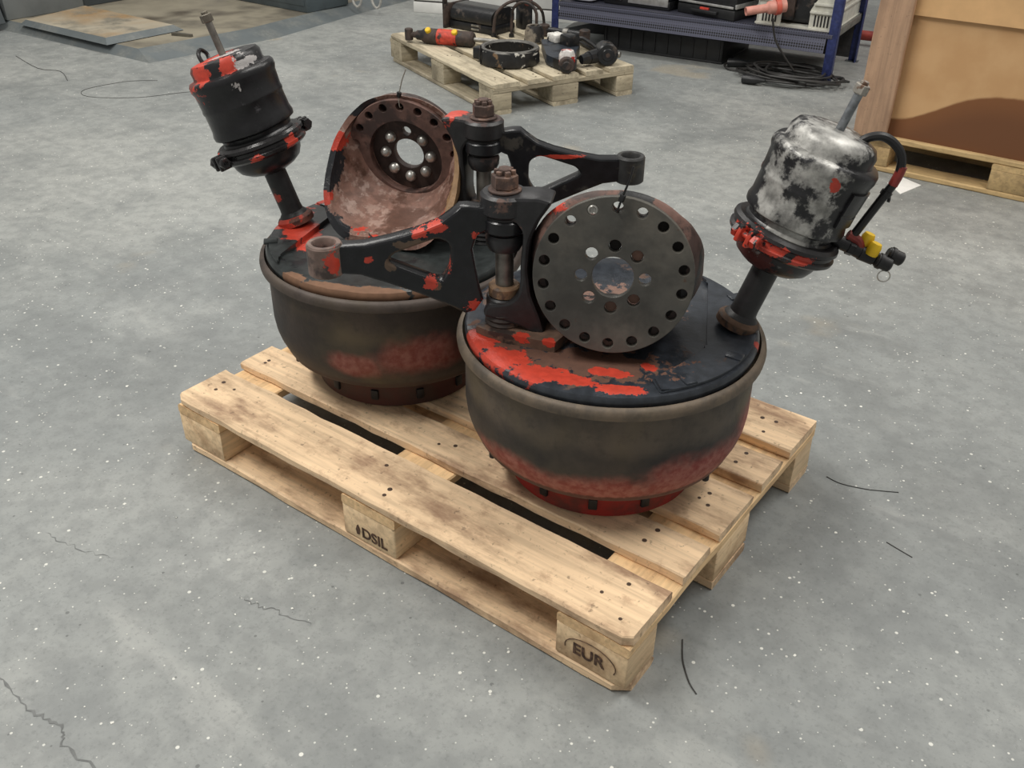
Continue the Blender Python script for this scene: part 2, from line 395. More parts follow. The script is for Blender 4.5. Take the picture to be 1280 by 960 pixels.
# ================================================================== the two brake assemblies
S9, C9 = math.sin(math.radians(9)), math.cos(math.radians(9))
DC = Vector((.004, -.13, .624))                # centre of the round flange
AX = Vector((0, C9, -S9)); TT = Vector((0, S9, C9)); SS = Vector((1, 0, 0))
CB = Vector((.238, .007, .497)); CAX = Vector((.30715, .04484, .9506)).normalized()
PIN = Vector((-.193, -.067, 0)); EYE = Vector((-.49, -.165, 0))
AD = (EYE-PIN).normalized(); AN = Vector((-AD.y, AD.x, 0)) * -1
STEEL = plain('dull_steel', (120, 116, 110), .45, .7, .2)
RODM = plain('zinc_rod', (132, 136, 140), .42, .75, .2, 60)
BOLTM = plain('bright_bolt', (196, 194, 188), .35, .8, .2)
RUSTNUT = worn('rusty_nut', (84, 68, 62), [dict(col=(120, 92, 78), scale=40, lo=.5, hi=.62)], .75, .2)
RUBBER = plain('black_rubber', (26, 26, 27), .45)
YELLOW = plain('yellow_cap', (226, 186, 30), .5, 0, .06)
GREYP = (168, 166, 162)

def assembly(side, loc, rz, label, mats):
    dz = -.144
    A = empty('brake_drum_assembly', (loc[0], loc[1], .144), rz); tag(A, label, 'brake drum', 'wheel-end brake assemblies on the pallet')
    def part(bm, name, mat, parent=A, smooth=35): return fin(bm, name, mat, parent, smooth, dz)
    # --- drum
    bm = bmesh.new()
    lathe(bm, [(.12, .1441), (.184, .1441), (.191, .149), (.192, .19), (.192, .218), (.199, .224), (.246, .232), (.2545, .238), (.258, .2445), (.2595, .250), (.2635, .258), (.2695, .272), (.2745, .290), (.2775, .315),
               (.2765, .424), (.2775, .431), (.285, .4325), (.2915, .4365), (.2925, .444), (.2905, .452), (.286, .4565), (.281, .4575), (.279, .45), (.268, .44), (.265, .42)], 96)
    drum = part(bm, 'brake_drum', mats['drum'])
    for i in range(12):
        a = 2*PI*i/12 - PI/2 + (0 if side == 'R' else .12); bm = bmesh.new()
        M = Matrix.Translation((.190*math.cos(a), .190*math.sin(a), 0)) @ Matrix.Rotation(a, 4, 'Z')
        box(bm, -.006, .0075, -.0085, .0085, .166, .190, .002, M)
        part(bm, 'wheel_stud', mats['stud'], drum)
    for a in ((-150, -30, 90) if side == 'R' else (41, 161, 281)):
        a = math.radians(a); bm = bmesh.new(); cyl(bm, .007, .206, .238, 10, Matrix.Translation((.238*math.cos(a), .238*math.sin(a), 0)), .002); part(bm, 'balance_pin', mats['stud'], drum)
    # --- backing plate with a ragged rolled edge
    bm = bmesh.new(); n = 96; rings = []
    prof = [(.262, .445), (.2745, .452), (.2765, .459), (.2765, .466), (.273, .4712), (.262, .4735), (.235, .4715), (.22, .4665), (.16, .4665), (.06, .4675), (.0, .4675)]
    lathe(bm, prof, n)
    for v in bm.verts:
        r = math.hypot(v.co.x, v.co.y)
        if r > .2: v.co.z += .0018*noise.noise(v.co*22)
        elif r > .02: v.co.z += .0012*noise.noise(v.co*15)
    plate = part(bm, 'backing_plate', mats['plate'])
    # raised mounting pad under the chamber
    arc = lambda r, a0, a1, k: [(r*math.cos(math.radians(a0+(a1-a0)*i/k)), r*math.sin(math.radians(a0+(a1-a0)*i/k))) for i in range(k+1)]
    bm = bmesh.new(); pts = arc(.268, -68, 52, 18) + [(.182, .18), (.178, -.085), (.128, -.160), (.085, -.205)]
    prism(bm, roundpoly(pts, .006, 2), .466, .479); e = [x for x in bm.edges if all(v.co.z > .47 for v in x.verts)]
    bmesh.ops.bevel(bm, geom=e, offset=.004, segments=2, affect='EDGES'); part(bm, 'mounting_pad', mats['plate'], plate, 45)
    for (x, y, a) in ((.226, -.112, -.4), (.235, .12, .5), (.145, -.205, -1.0)):
        bm = bmesh.new(); box(bm, -.015, .015, -.011, .011, .476, .4825, .002, Matrix.Translation((x, y, 0)) @ Matrix.Rotation(a, 4, 'Z')); part(bm, 'plate_lug', mats['plate'], plate)
    # inspection pocket ring on the far side
    bm = bmesh.new(); lathe(bm, [(.026, .464), (.026, .487), (.023, .490), (.018, .490), (.0165, .487), (.0165, .468)], 24, Matrix.Translation((.195, -.125, 0))) if side == 'L' else cyl(bm, .012, .464, .477, 6, Matrix.Translation((.105, .19, 0)), .002)
    part(bm, 'inspection_boss', mats['plate'], plate)
    # --- bell housing: open bowl behind the flange, wall cut away at the top
    bm = bmesh.new(); n = 80
    def pnt(th, r, a): return DC + SS*(r*math.cos(th)) + TT*(r*math.sin(th)) + AX*a
    K = 7; outer = [[] for _ in range(K+1)]; inner = [[] for _ in range(K+1)]
    for i in range(n):
        th = 2*PI*i/n; s = math.sin(th); c = math.cos(th)
        ro = .150 + .010*max(0, -s)*abs(c)*1.6 + .004*abs(c) - .034*max(0, -s)**3
        ro -= .008*max(0, s)**2; t_ = ro*s; ar = max(.020, .112 - .84*t_); ar = min(ar, .208)
        wl = .012 + .006*max(0, -s)
        top = min(1, max(0, (s+.05)/.5)); top = top*top*(3-2*top)
        ri0 = .086*(1-top) + .134*top
        for k in range(K+1):
            q = k/K
            outer[k].append(bm.verts.new(pnt(th, .128+(ro-.128)*math.sin(q*PI/2)**.9 if q else .128, .006+(ar-.006)*q)))
            inner[k].append(bm.verts.new(pnt(th, ri0+((ro-wl)-ri0)*math.sin(q*PI/2)**(.75), .010+(ar-.004-.010)*q)))
    for k in range(K):
        for i in range(n):
            j = (i+1) % n
            bm.faces.new((outer[k][i], outer[k][j], outer[k+1][j], outer[k+1][i])); bm.faces.new((inner[k][i], inner[k+1][i], inner[k+1][j], inner[k][j]))
    for i in range(n):
        j = (i+1) % n
        bm.faces.new((outer[K][i], outer[K][j], inner[K][j], inner[K][i])); bm.faces.new((outer[0][i], inner[0][i], inner[0][j], outer[0][j]))
    for v in bm.verts:
        v.co += Vector((noise.noise(v.co*30), noise.noise(v.co*30+Vector((5, 0, 0))), noise.noise(v.co*30+Vector((0, 9, 0)))))*.0016
        if v.co.z < .462: v.co.z = .462
    bell = part(bm, 'bell_housing', mats['bell'], A, 50)
    bm = bmesh.new(); lathe(bm, [(.050, .466), (.050, .490), (.047, .493), (.040, .492), (.038, .488), (.036, .470), (0, .470)], 32, Matrix.Translation((-.004, .018, 0))); part(bm, 'shaft_bore', mats['bore'], bell)
    # --- round flange with eighteen rim holes, eight stud holes and a bore
    k0 = math.radians(90+20*.0)
    ph = 1.924
    hol = [circ(.119*math.cos(ph-2*PI*i/18), .119*math.sin(ph-2*PI*i/18), .0094, 14) for i in range(18)]
    studs = [(.054*math.cos(ph-2*PI/18-2*PI*i/8), .054*math.sin(ph-2*PI/18-2*PI*i/8)) for i in range(8)]
    MF = frame(DC, -AX, (1, 0, 0))
    fl = outline([circ(0, 0, .1365, 72)]+hol+[circ(x, y, .0108, 14) for x, y in studs]+[circ(0, 0, .0355, 32)], .016, .0012, 'round_flange', mats['flange'], A, MF, dz)
    outline([circ(0, 0, .1345, 72), circ(0, 0, .086, 48)]+hol, 0.020, .001, 'flange_rim', mats['rim'], fl, frame(DC+AX*.0175, -AX, (1, 0, 0)), dz)
    web = [h for i, h in enumerate(hol) if side == 'R' and i in (1, 2, 17)]
    outline([circ(0, 0, .132, 64), circ(0, 0, .106, 48)]+web, .0025, .0005, 'gasket', mats['gasket'], fl, frame(DC+AX*.0085, -AX, (1, 0, 0)), dz)  # thin web added behind the rim holes so they look dark
    if side == 'R':
        for i, dp in ((0, .004), (1, .004), (3, .006), (4, .005)):
            bm = bmesh.new(); cyl(bm, .0104, dp, .012, 14, frame(DC + SS*studs[i][0] + TT*studs[i][1], AX, (1, 0, 0)), .001); part(bm, 'stud_hole_filler', mats['gasket'] if i == 0 else mats['collar_rust'], fl)
    if side == 'L':
        for i, (x, y) in enumerate(studs):
            if i == 0: continue
            bm = bmesh.new(); Mb = frame(DC + SS*x + TT*y, AX, (1, 0, 0)); lathe(bm, [(0, -.006), (.0125, -.006), (.0125, .014), (.0095, .019), (.005, .022), (0, .0225)], 16, Mb); part(bm, 'flange_bolt', BOLTM, fl)
    else:
        i = 0; x, y = .119*math.cos(ph), .119*math.sin(ph)
        bm = bmesh.new(); Mb = frame(DC + SS*x + TT*y, -AX, (1, 0, 0)); lathe(bm, [(0, -.006), (.0092, -.006), (.0092, .0065), (.006, .0085), (.0045, .006), (0, .006)], 16, Mb); part(bm, 'flange_plug', BOLTM, fl)
    # --- C-shaped yoke that carries the pivot pin
    MY = Matrix(((1, 0, 0, 0), (0, 0, -1, -.07), (0, 1, 0, 0), (0, 0, 0, 1)))     # local (x, y, z) -> (x, -z - .07, y)
    yo = [(-.205, .737), (-.205, .700), (-.168, .694), (-.156, .676), (-.157, .650), (-.160, .615), (-.159, .585), (-.164, .556), (-.180, .540), (-.216, .534), (-.226, .522), (-.226, .508), (-.16, .494), (-.135, .480), (-.112, .478), (-.122, .515), (-.140, .56), (-.146, .61), (-.143, .66), (-.128, .70), (-.105, .735), (-.13, .741)]
    yoke = outline([roundpoly(yo, .008, 4)], .062, .006, 'yoke', mats['yoke'], A, MY, dz)
    bm = bmesh.new(); cyl(bm, .043, .699, .738, 32, Matrix.Translation(PIN), .005); part(bm, 'upper_lug', mats['yoke'], yoke)
    bm = bmesh.new(); cyl(bm, .033, .508, .541, 28, Matrix.Translation(PIN), .003); part(bm, 'lower_lug', mats['yoke'], yoke)
    bm = bmesh.new(); prism(bm, [(-.24, -.098), (-.215, -.112), (-.09, -.135), (-.06, -.06), (-.09, -.02), (-.2, -.035)], .464, .486); part(bm, 'yoke_foot', mats['foot'], yoke, 30)
    bm = bmesh.new(); lathe(bm, [(0, .466)]+[(.036-(.003 if i % 2 else 0), .468+i*.0052) for i in range(9)]+[(.03, .512), (0, .512)], 28, Matrix.Translation(PIN)); part(bm, 'threaded_sleeve', mats['foot'], yoke)
    # pin, nuts, seals
    bm = bmesh.new(); cyl(bm, .0165, .505, .70, 24, Matrix.Translation(PIN), .001); pin = part(bm, 'pivot_pin', STEEL)
    bm = bmesh.new(); cyl(bm, .029, .738, .744, 28, Matrix.Translation(PIN), .002); part(bm, 'washer', RUSTNUT, pin)
    bm = bmesh.new(); cyl(bm, .0235, .744, .768, 6, Matrix.Translation(PIN), .002); part(bm, 'castle_nut', RUSTNUT, pin)
    for i in range(6):
        a = i*PI/3; bm = bmesh.new(); box(bm, .010, .0185, -.0045, .0045, .766, .7755, .001, Matrix.Translation(PIN) @ Matrix.Rotation(a, 4, 'Z')); part(bm, 'nut_castle', RUSTNUT, pin)
    bm = bmesh.new(); cyl(bm, .0115, .76, .779, 16, Matrix.Translation(PIN), .002); part(bm, 'pin_end', RUSTNUT, pin)
    bm = bmesh.new(); cyl(bm, .038, .693, .70, 28, Matrix.Translation(PIN), .002); part(bm, 'seal', RUBBER, pin)
    bm = bmesh.new(); lathe(bm, [(0, .662), (.031, .662), (.034, .655), (.033, .642), (.028, .632), (.018, .628), (0, .628)], 28, Matrix.Translation(PIN)); part(bm, 'bearing_cap', mats['yoke'], pin)
    bm = bmesh.new(); cyl(bm, .029, .540, .562, 24, Matrix.Translation(PIN), .003); part(bm, 'collar', mats['collar'], pin)
    # --- steering arm: flat casting with a triangular window and an eye
    top = [(.292, .657), (.245, .657), (.196, .666), (.148, .678), (.114, .691), (.094, .705), (.078, .718), (.062, .718), (.036, .714), (.012, .712)]
    bot = [(.012, .672), (.032, .672), (.050, .664), (.058, .640), (.052, .600), (.046, .565), (.040, .540), (.055, .518), (.074, .514), (.100, .530), (.153, .558), (.209, .583), (.255, .602), (.292, .607)]
    win = roundpoly([(.208, .624), (.196, .639), (.118, .664), (.0965, .652), (.0955, .606), (.112, .580), (.128, .585)], .016, 4)
    MA = Matrix(((AD.x, 0, AN.x, PIN.x), (AD.y, 0, AN.y, PIN.y), (0, 1, 0, 0), (0, 0, 0, 1)))
    arm = outline([top+bot, win], .034, .0045, 'steering_arm', mats['arm'], A, MA, dz)
    bm = bmesh.new(); lathe(bm, [(.0175, .6035), (.0285, .6035), (.031, .606), (.031, .657), (.0285, .6605), (.0215, .6605), (.0195, .658), (.0175, .640)], 32, Matrix.Translation(EYE), True); part(bm, 'arm_eye', mats['eye'], arm)
    bm = bmesh.new(); cyl(bm, .040, .667, .695, 32, Matrix.Translation(PIN), .004); part(bm, 'arm_hub', mats['arm'], arm)
    # --- brake chamber on its tube
    MC = frame(CB, CAX, (0, 1, 0))
    bm = bmesh.new(); lathe(bm, [(0, -.012), (.037, -.014), (.036, -.004), (.030, .005), (.0255, .010), (.0245, .02), (.0245, .108), (0, .108)], 32, MC); part(bm, 'chamber_tube', mats['tube'])
    bm = bmesh.new(); lathe(bm, [(.041, -.018), (.041, -.006), (.036, .0), (.026, .003), (.022, -.01)], 32, MC, True); part(bm, 'tube_weld', mats['weld'])
    bm = bmesh.new()
    body = [(0, .104), (.03, .106), (.054, .115), (.068, .125), (.075, .138), (.078, .150), (.080, .160), (.080, .188), (.076, .194), (.078, .203), (.0895, .209), (.0905, .216), (.0875, .228), (.0875, .262), (.0895, .266), (.0895, .270), (.0885, .274), (.090, .305), (.0935, .314), (.0935, .324), (.090, .3295), (.0785, .333), (.077, .338)]
    body += ([(.0775, .352), (.072, .361), (.060, .3635), (0, .3635)] if side == 'L' else [(.077, .350), (.070, .362), (.055, .368), (.03, .3695), (0, .3695)])
    lathe(bm, body, 64, MC)
    for v in bm.verts: v.co += Vector((noise.noise(v.co*18), noise.noise(v.co*18+Vector((7, 0, 0))), noise.noise(v.co*18+Vector((0, 3, 0)))))*.0022
    ch = part(bm, 'brake_chamber', mats['chamber'], A, 40)
    bm = bmesh.new(); lathe(bm, [(.076, .153), (.090, .153), (.0965, .158), (.0975, .164), (.0925, .168), (.0925, .174), (.0975, .178), (.0965, .184), (.090, .189), (.076, .189)], 56, MC, True); part(bm, 'clamp_band', mats['clamp'], ch)
    for a in ((math.radians(135), math.radians(-45)) if side == 'R' else (math.radians(150), math.radians(-30))):
        ca, sa = math.cos(a), math.sin(a)
        for sg in (-1, 1):
            bm = bmesh.new(); Mx = MC @ Matrix.Translation((.0975*ca-sg*.011*sa, .0975*sa+sg*.011*ca, .170)) @ Matrix.Rotation(a, 4, 'Z'); box(bm, -.014, .020, -.0045, .0045, -.016, .015, .003, Mx); part(bm, 'clamp_lug', mats['clamp'], ch)
        bm = bmesh.new(); Mx = MC @ Matrix.Translation((.107*ca, .107*sa, .170)) @ Matrix.Rotation(a, 4, 'Z') @ Matrix.Rotation(PI/2, 4, 'X'); cyl(bm, .0055, -.03, .024, 12, Mx); cyl(bm, .0125, -.030, -.016, 6, Mx, .002); cyl(bm, .0125, .016, .028, 6, Mx, .002); part(bm, 'clamp_bolt', mats['clamp'], ch)
    bm = bmesh.new(); gr = []
    for iu in range(9):
        th = (math.radians(150) if side == 'L' else math.radians(215)) + math.radians(46)*iu/8
        gr.append([bm.verts.new(MC @ Vector((rr*math.cos(th), rr*math.sin(th), zz))) for rr, zz in ((.086, .234), (.0915, .235), (.0915, .252), (.0905, .253), (.0905, .257), (.0915, .258), (.0935, .296), (.086, .297))])
    for g0, g1 in zip(gr[:-1], gr[1:]):
        for q in range(7): bm.faces.new((g0[q], g1[q], g1[q+1], g0[q+1]))
    bm.faces.new(gr[0]); bm.faces.new(gr[-1][::-1]); part(bm, 'data_plate', mats['chamber'], ch, 20)
    if side == 'L':
        bm = bmesh.new(); tube(bm, [MC @ Vector(p) for p in ((-.030, -.060, .356), (-.036, -.064, .372), (-.02, -.064, .384), (.0, -.058, .376), (.008, -.05, .358))], .0045, 8); part(bm, 'lifting_loop', mats['clamp'], ch)
    # release rod with a hexagon head
    bm = bmesh.new(); cyl(bm, .0075, .35, .440, 16, MC); rod = part(bm, 'release_rod', RODM if side == 'R' else STEEL, ch)
    bm = bmesh.new(); cyl(bm, .0125, .431, .447, 6, MC, .0015); cyl(bm, .007, .447, .4525, 12, MC, .001); part(bm, 'rod_nut', mats['rodnut'], ch)
    if side == 'R':
        E = Vector((.951, -.042, -.305)).normalized()
        Fv = E.cross(CAX).normalized()        # towards or away from the viewer
        q = lambda s, e, f=0.: CB + CAX*s + E*e + Fv*f
        bm = bmesh.new(); tube(bm, [q(.350, .034), q(.372, .046), q(.384, .068), q(.379, .094), q(.362, .114), q(.33, .123), q(.297, .119), q(.256, .113), q(.222, .108), q(.206, .104)], .0075, 10); hose = part(bm, 'air_hose', RUBBER, ch)
        bm = bmesh.new(); tube(bm, [q(.352, .121), q(.335, .1225), q(.318, .1225)], .0082, 10); part(bm, 'hose_sleeve', mats['sleeve'], ch)
        bm = bmesh.new(); tube(bm, [q(.306, .1205), q(.298, .1195)], .0098, 10, 1); tube(bm, [q(.300, .12), q(.298, .128), q(.290, .130)], .003, 6, 2); part(bm, 'cable_tie_band', RUBBER, ch)
        bm = bmesh.new(); tube(bm, [q(.197, .080), q(.196, .105), q(.193, .135)], .0125, 14, 3); cyl(bm, .015, 0, .012, 6, frame(q(.195, .108), E, CAX), .001); cyl(bm, .0135, 0, .03, 14, frame(q(.193, .130), E, CAX), .002); part(bm, 'hose_fitting', mats['fitting'], ch)
        bm = bmesh.new(); tube(bm, [q(.214, .098), q(.21, .118), q(.20, .128)], .009, 10, 3); part(bm, 'red_elbow', mats['sleeve'], ch)
        for (s, e, f) in ((.193, .160, .004), (.206, .178, -.012)):
            bm = bmesh.new(); Mx = frame(q(s, e, f), (E+CAX*-.05), CAX); cyl(bm, .0125, 0, .030, 14, Mx, .003); cyl(bm, .0145, .006, .012, 14, Mx); part(bm, 'push_fitting', RUBBER, ch)
        for (s, e, f) in ((.205, .134, -.008), (.198, .148, .008)):
            bm = bmesh.new(); Mx = frame(q(s, e, f), CAX, E); lathe(bm, [(0, 0), (.0105, 0), (.0115, .003), (.0115, .016), (.009, .0225), (0, .0235)], 18, Mx); part(bm, 'dust_cap', YELLOW, ch)
        bm = bmesh.new(); c0 = q(.171, .188, .006); tube(bm, [c0 + (E*math.cos(a)+CAX*math.sin(a))*.0105 for a in [i*PI/9 for i in range(19)]], .0013, 6, 0); part(bm, 'key_ring', BOLTM, ch)
    return A

def red(*b, **k): return dict(col=RED, rough=.45, blobs=list(b), h=.5, **k)
MB = dict(
 drumR=drum_mat('drum_iron_near', [(.20, -.19, .28, (.17, .15, .055)), (.02, -.27, .268, (.16, .1, .042)), (-.14, -.23, .270, (.14, .1, .032)), (.27, -.02, .30, (.09, .13, .065))], .85, .95),
 drumL=drum_mat('drum_iron_far', [(-.15, .235, .318, (.11, .10, .045)), (-.03, .27, .30, (.06, .08, .03))], .6, .12, (84, 74, 68), ((48, 42, 39), (70, 60, 54))),
)
stud = plain('stud_dark', (44, 44, 46), .5, .4)
bore = plain('bore_dark', (30, 24, 22), .8)
HOLEBLK = plain('gasket_dark', (30, 25, 22), .8); SRUST = plain('filler_rust', (136, 104, 90), .7)
R = dict(gasket=HOLEBLK, collar_rust=SRUST, drum=MB['drumR'], stud=stud, bore=bore,
 plate=worn('plate_paint_near', (50, 54, 60), [dict(col=(92, 70, 58), scale=9, lo=.60, hi=.66, rough=.7), dict(col=(124, 96, 84), rough=.7, seed=13, blobs=[(.0, .06, .468, (.11, .09, .05))], k=.4), dict(col=RUST, rough=.8, blobs=[(-.03, -.16, .47, (.14, .05, .05)), (-.16, -.09, .47, (.08, .05, .05))]),
   red((-.225, -.12, .47, (.035, .045, .04)), (-.17, -.175, .47, (.045, .04, .04)), (-.105, -.215, .47, (.05, .03, .04)), (-.05, -.225, .47, (.04, .022, .04)), (.03, -.245, .47, (.045, .018, .03)), (.01, -.185, .47, (.04, .016, .03)), (.08, -.155, .47, .014), (.272, -.05, .47, .012), k=.3)], .28, .1, .3),
 bell=worn('bell_paint_near', (70, 56, 52), [dict(col=(122, 92, 82), scale=10, lo=.48, hi=.56, rough=.75), dict(col=BLACK, scale=8, lo=.55, hi=.58, seed=6), red((.13, .0, .6, .03), (.0, .05, .55, .03), (-.1, -.09, .73, .02))], .6, .1),
 flange=worn('flange_face', (80, 79, 75), [dict(col=(104, 100, 92), scale=7, lo=.42, hi=.72, rough=.42), dict(col=(88, 70, 58), scale=25, lo=.66, hi=.72, rough=.8)], .40, .45, .12, .2, 20),
 rim=worn('flange_rim_rust', (94, 66, 56), [dict(col=(66, 52, 48), scale=12, lo=.5, hi=.56)], .8),
 yoke=worn('yoke_paint_near', (40, 40, 42), [dict(col=(104, 82, 74), scale=13, lo=.60, hi=.64, rough=.75), red((-.225, -.09, .665, .008), (-.235, -.1, .6, .008))], .42, .1),
 foot=worn('foot_rust', (100, 78, 64), [dict(col=(60, 50, 46), scale=14, lo=.52, hi=.58), red((-.15, -.125, .486, .014), (-.1, -.13, .486, .012))], .75),
 collar=worn('collar_tan', (132, 104, 78), [dict(col=(90, 70, 56), scale=30, lo=.5, hi=.6)], .75),
 arm=worn('arm_paint_near', (27, 28, 31), [dict(col=(96, 80, 66), rough=.7, blobs=[(-.34, -.14, .655, (.03, .03, .008)), (-.305, -.125, .575, .01), (-.38, -.15, .615, .012)], k=.4),
   red((-.303, -.122, .683, (.018, .03, .010)), (-.33, -.13, .674, (.014, .03, .008)), (-.475, -.175, .628, (.008, .03, .02)), (-.415, -.16, .631, .007), (-.316, -.127, .579, (.010, .03, .012)), (-.288, -.115, .61, (.008, .03, .012)), (-.235, -.095, .528, (.02, .03, .012)), (-.24, -.098, .668, .007), k=.45, sc=120)], .24, .15, .2),
 eye=worn('eye_rust', (112, 94, 86), [dict(col=(74, 62, 58), scale=20, lo=.5, hi=.6), red((-.472, -.18, .63, (.012, .02, .022)))], .7),
 tube=worn('tube_paint_near', (30, 29, 30), [dict(col=(80, 40, 34), scale=12, lo=.60, hi=.66)], .45),
 weld=worn('weld_rust', (92, 70, 54), [dict(col=(52, 44, 40), scale=24, lo=.5, hi=.58)], .75),
 chamber=worn('chamber_paint_near', (33, 33, 35), [dict(col=(70, 34, 30), scale=10, lo=.64, hi=.68, seed=8), dict(col=(84, 36, 32), rough=.6, seed=9, blobs=[(.225, -.045, .64, (.045, .05, .03))], k=.4), 
   dict(col=(196, 195, 190), rough=.45, metal=.35, vs=38, var=.72, seed=4, soft=.28, sc=44, blobs=[(.285, -.09, .69, (.055, .06, .045)), (.262, -.085, .735, (.03, .05, .03)), (.33, -.09, .755, (.022, .05, .04)), (.33, -.03, .845, (.075, .085, .028)), (.25, -.04, .76, (.02, .04, .06)), (.31, -.08, .80, (.05, .045, .022))], k=.45, h=-.4),
   red((.345, -.085, .785, (.010, .03, .014)), (.265, -.10, .655, (.014, .03, .010)), (.35, -.10, .74, .008), k=.25, seed=11)], .33, .1, .3, .25, 25),
 clamp=worn('clamp_paint_near', (34, 33, 34), [dict(col=(150, 146, 136), scale=20, lo=.62, hi=.66, metal=.4), dict(col=(92, 40, 34), scale=10, lo=.56, hi=.62, seed=3), red((.222, -.05, .682, (.03, .05, .014)), (.265, -.08, .668, (.022, .04, .010)), (.315, -.075, .652, (.022, .04, .008)), k=.5, sc=90)], .4),
 rodnut=worn('rod_head', (150, 146, 138), [dict(col=(110, 84, 66), scale=40, lo=.55, hi=.62)], .5, .5),
 sleeve=plain('red_sleeve', (128, 46, 40), .5), fitting=plain('fitting_black', (28, 28, 30), .4, .2))
Lm = dict(gasket=HOLEBLK, collar_rust=SRUST, drum=MB['drumL'], stud=stud, bore=bore,
 plate=worn('plate_paint_far', (44, 48, 48), [dict(col=(30, 31, 33), scale=12, lo=.55, hi=.6, rough=.3), dict(col=(120, 88, 66), rough=.8, blobs=[(.12, .25, .465, (.04, .018, .05)), (.0, .27, .465, (.1, .022, .05)), (-.1, .255, .465, (.07, .022, .05)), (-.17, .215, .465, (.05, .022, .05))], k=.2),
   red((.262, -.02, .475, (.04, .075, .05)), (.20, .045, .475, (.04, .05, .05)), (.285, -.075, .475, (.03, .05, .05)), (.165, .095, .475, (.018, .025, .05)), (.272, .11, .475, .012), (.24, -.13, .475, .03), k=.25)], .35, .1, .3),
 bell=worn('bell_paint_far', (132, 100, 88), [dict(col=(172, 144, 132), scale=34, lo=.50, hi=.60, rough=.3, seed=2), dict(col=(96, 64, 50), scale=9, lo=.54, hi=.62, seed=5, rough=.7),
   dict(col=(150, 118, 84), rough=.6, blobs=[(-.142, -.02, .62, (.035, .07, .13)), (.12, .02, .58, (.03, .04, .03))], k=.3),
   dict(col=(38, 40, 44), rough=.3, blobs=[(.158, -.02, .60, (.022, .09, .14)), (.125, .06, .50, (.05, .035, .05)), (.10, -.08, .735, (.05, .04, .03))], k=.22),
   red((.142, -.045, .655, (.03, .05, .02)), (.122, -.03, .625, (.022, .03, .026)), (.150, .02, .55, (.016, .03, .016)), (.055, .04, .508, (.03, .03, .016)), (-.108, .015, .548, (.016, .04, .024)), (.02, .055, .50, .012), (.09, .03, .55, .014), (.1, .0, .6, .02), k=.28)], .48, .1, .5),
 flange=worn('flange_inner', (56, 44, 40), [dict(col=(84, 62, 54), scale=14, lo=.5, hi=.6)], .6, .2),
 rim=worn('flange_rim_far', (106, 80, 72), [dict(col=(72, 56, 52), scale=12, lo=.5, hi=.58), red((.0, -.12, .765, (.03, .05, .010)), (-.105, -.10, .73, (.014, .05, .014)), k=.25)], .7),
 yoke=worn('yoke_paint_far', (38, 37, 38), [dict(col=(88, 70, 66), scale=11, lo=.55, hi=.60, rough=.75), red((-.128, -.09, .73, (.026, .05, .026)), (-.115, -.07, .69, .014), k=.2)], .42, .1),
 foot=worn('foot_rust_far', (60, 50, 46), [dict(col=(34, 33, 34), scale=14, lo=.5, hi=.56)], .6), collar=worn('collar_far', (56, 50, 48), [dict(col=(90, 70, 56), scale=30, lo=.5, hi=.6)], .6),
 arm=worn('arm_paint_far', (30, 31, 34), [dict(col=(70, 66, 60), scale=16, lo=.58, hi=.66, rough=.6), red((-.35, -.105, .662, (.05, .03, .005)), k=.2)], .30, .15, .2),
 eye=worn('eye_far', (46, 46, 46), [dict(col=(80, 76, 66), scale=20, lo=.55, hi=.65)], .5),
 tube=worn('tube_paint_far', (28, 28, 29), [dict(col=(60, 40, 36), scale=12, lo=.60, hi=.66), red((.255, .02, .545, .016), k=.25)], .45),
 weld=worn('weld_rust_far', (108, 66, 54), [dict(col=(70, 48, 42), scale=24, lo=.5, hi=.58), red((.24, .03, .48, .03))], .7),
 chamber=worn('chamber_paint_far', (30, 30, 32), [dict(col=(86, 84, 88), scale=16, lo=.60, hi=.68, rough=.3), 
   red((.40, .07, .81, (.05, .05, .05)), (.375, .03, .845, (.05, .05, .03)), (.36, .08, .80, (.03, .03, .045)), (.30, .08, .84, .02), k=.35, seed=3),
   dict(col=(190, 186, 184), rough=.5, metal=.2, seed=6, blobs=[(.34, .03, .852, (.035, .03, .02)), (.285, .045, .835, (.018, .03, .02)), (.29, .08, .80, (.012, .02, .016))], k=.5, h=-.3),
   dict(col=(110, 62, 56), rough=.6, seed=8, blobs=[(.41, .085, .80, (.03, .03, .03))], k=.3)], .30, .1, .35, .25, 25),
 clamp=worn('clamp_paint_far', (32, 31, 32), [dict(col=(96, 44, 38), scale=12, lo=.6, hi=.66, seed=3), red((.20, .04, .68, .016), (.36, .09, .64, .012), (.25, .1, .65, .014), k=.5, sc=110)], .26),
 rodnut=worn('rod_head_far', (104, 98, 88), [dict(col=(140, 132, 112), scale=40, lo=.55, hi=.62)], .55, .4),
 sleeve=None, fitting=None)
assembly('R', (.8942, .392), math.radians(27.40), 'brake drum assembly whose flat round flange shows eighteen rim holes', R)
assembly('L', (.3087, .4172), math.radians(199.25), 'brake drum assembly with an open rusty bowl and red-topped chamber', Lm)

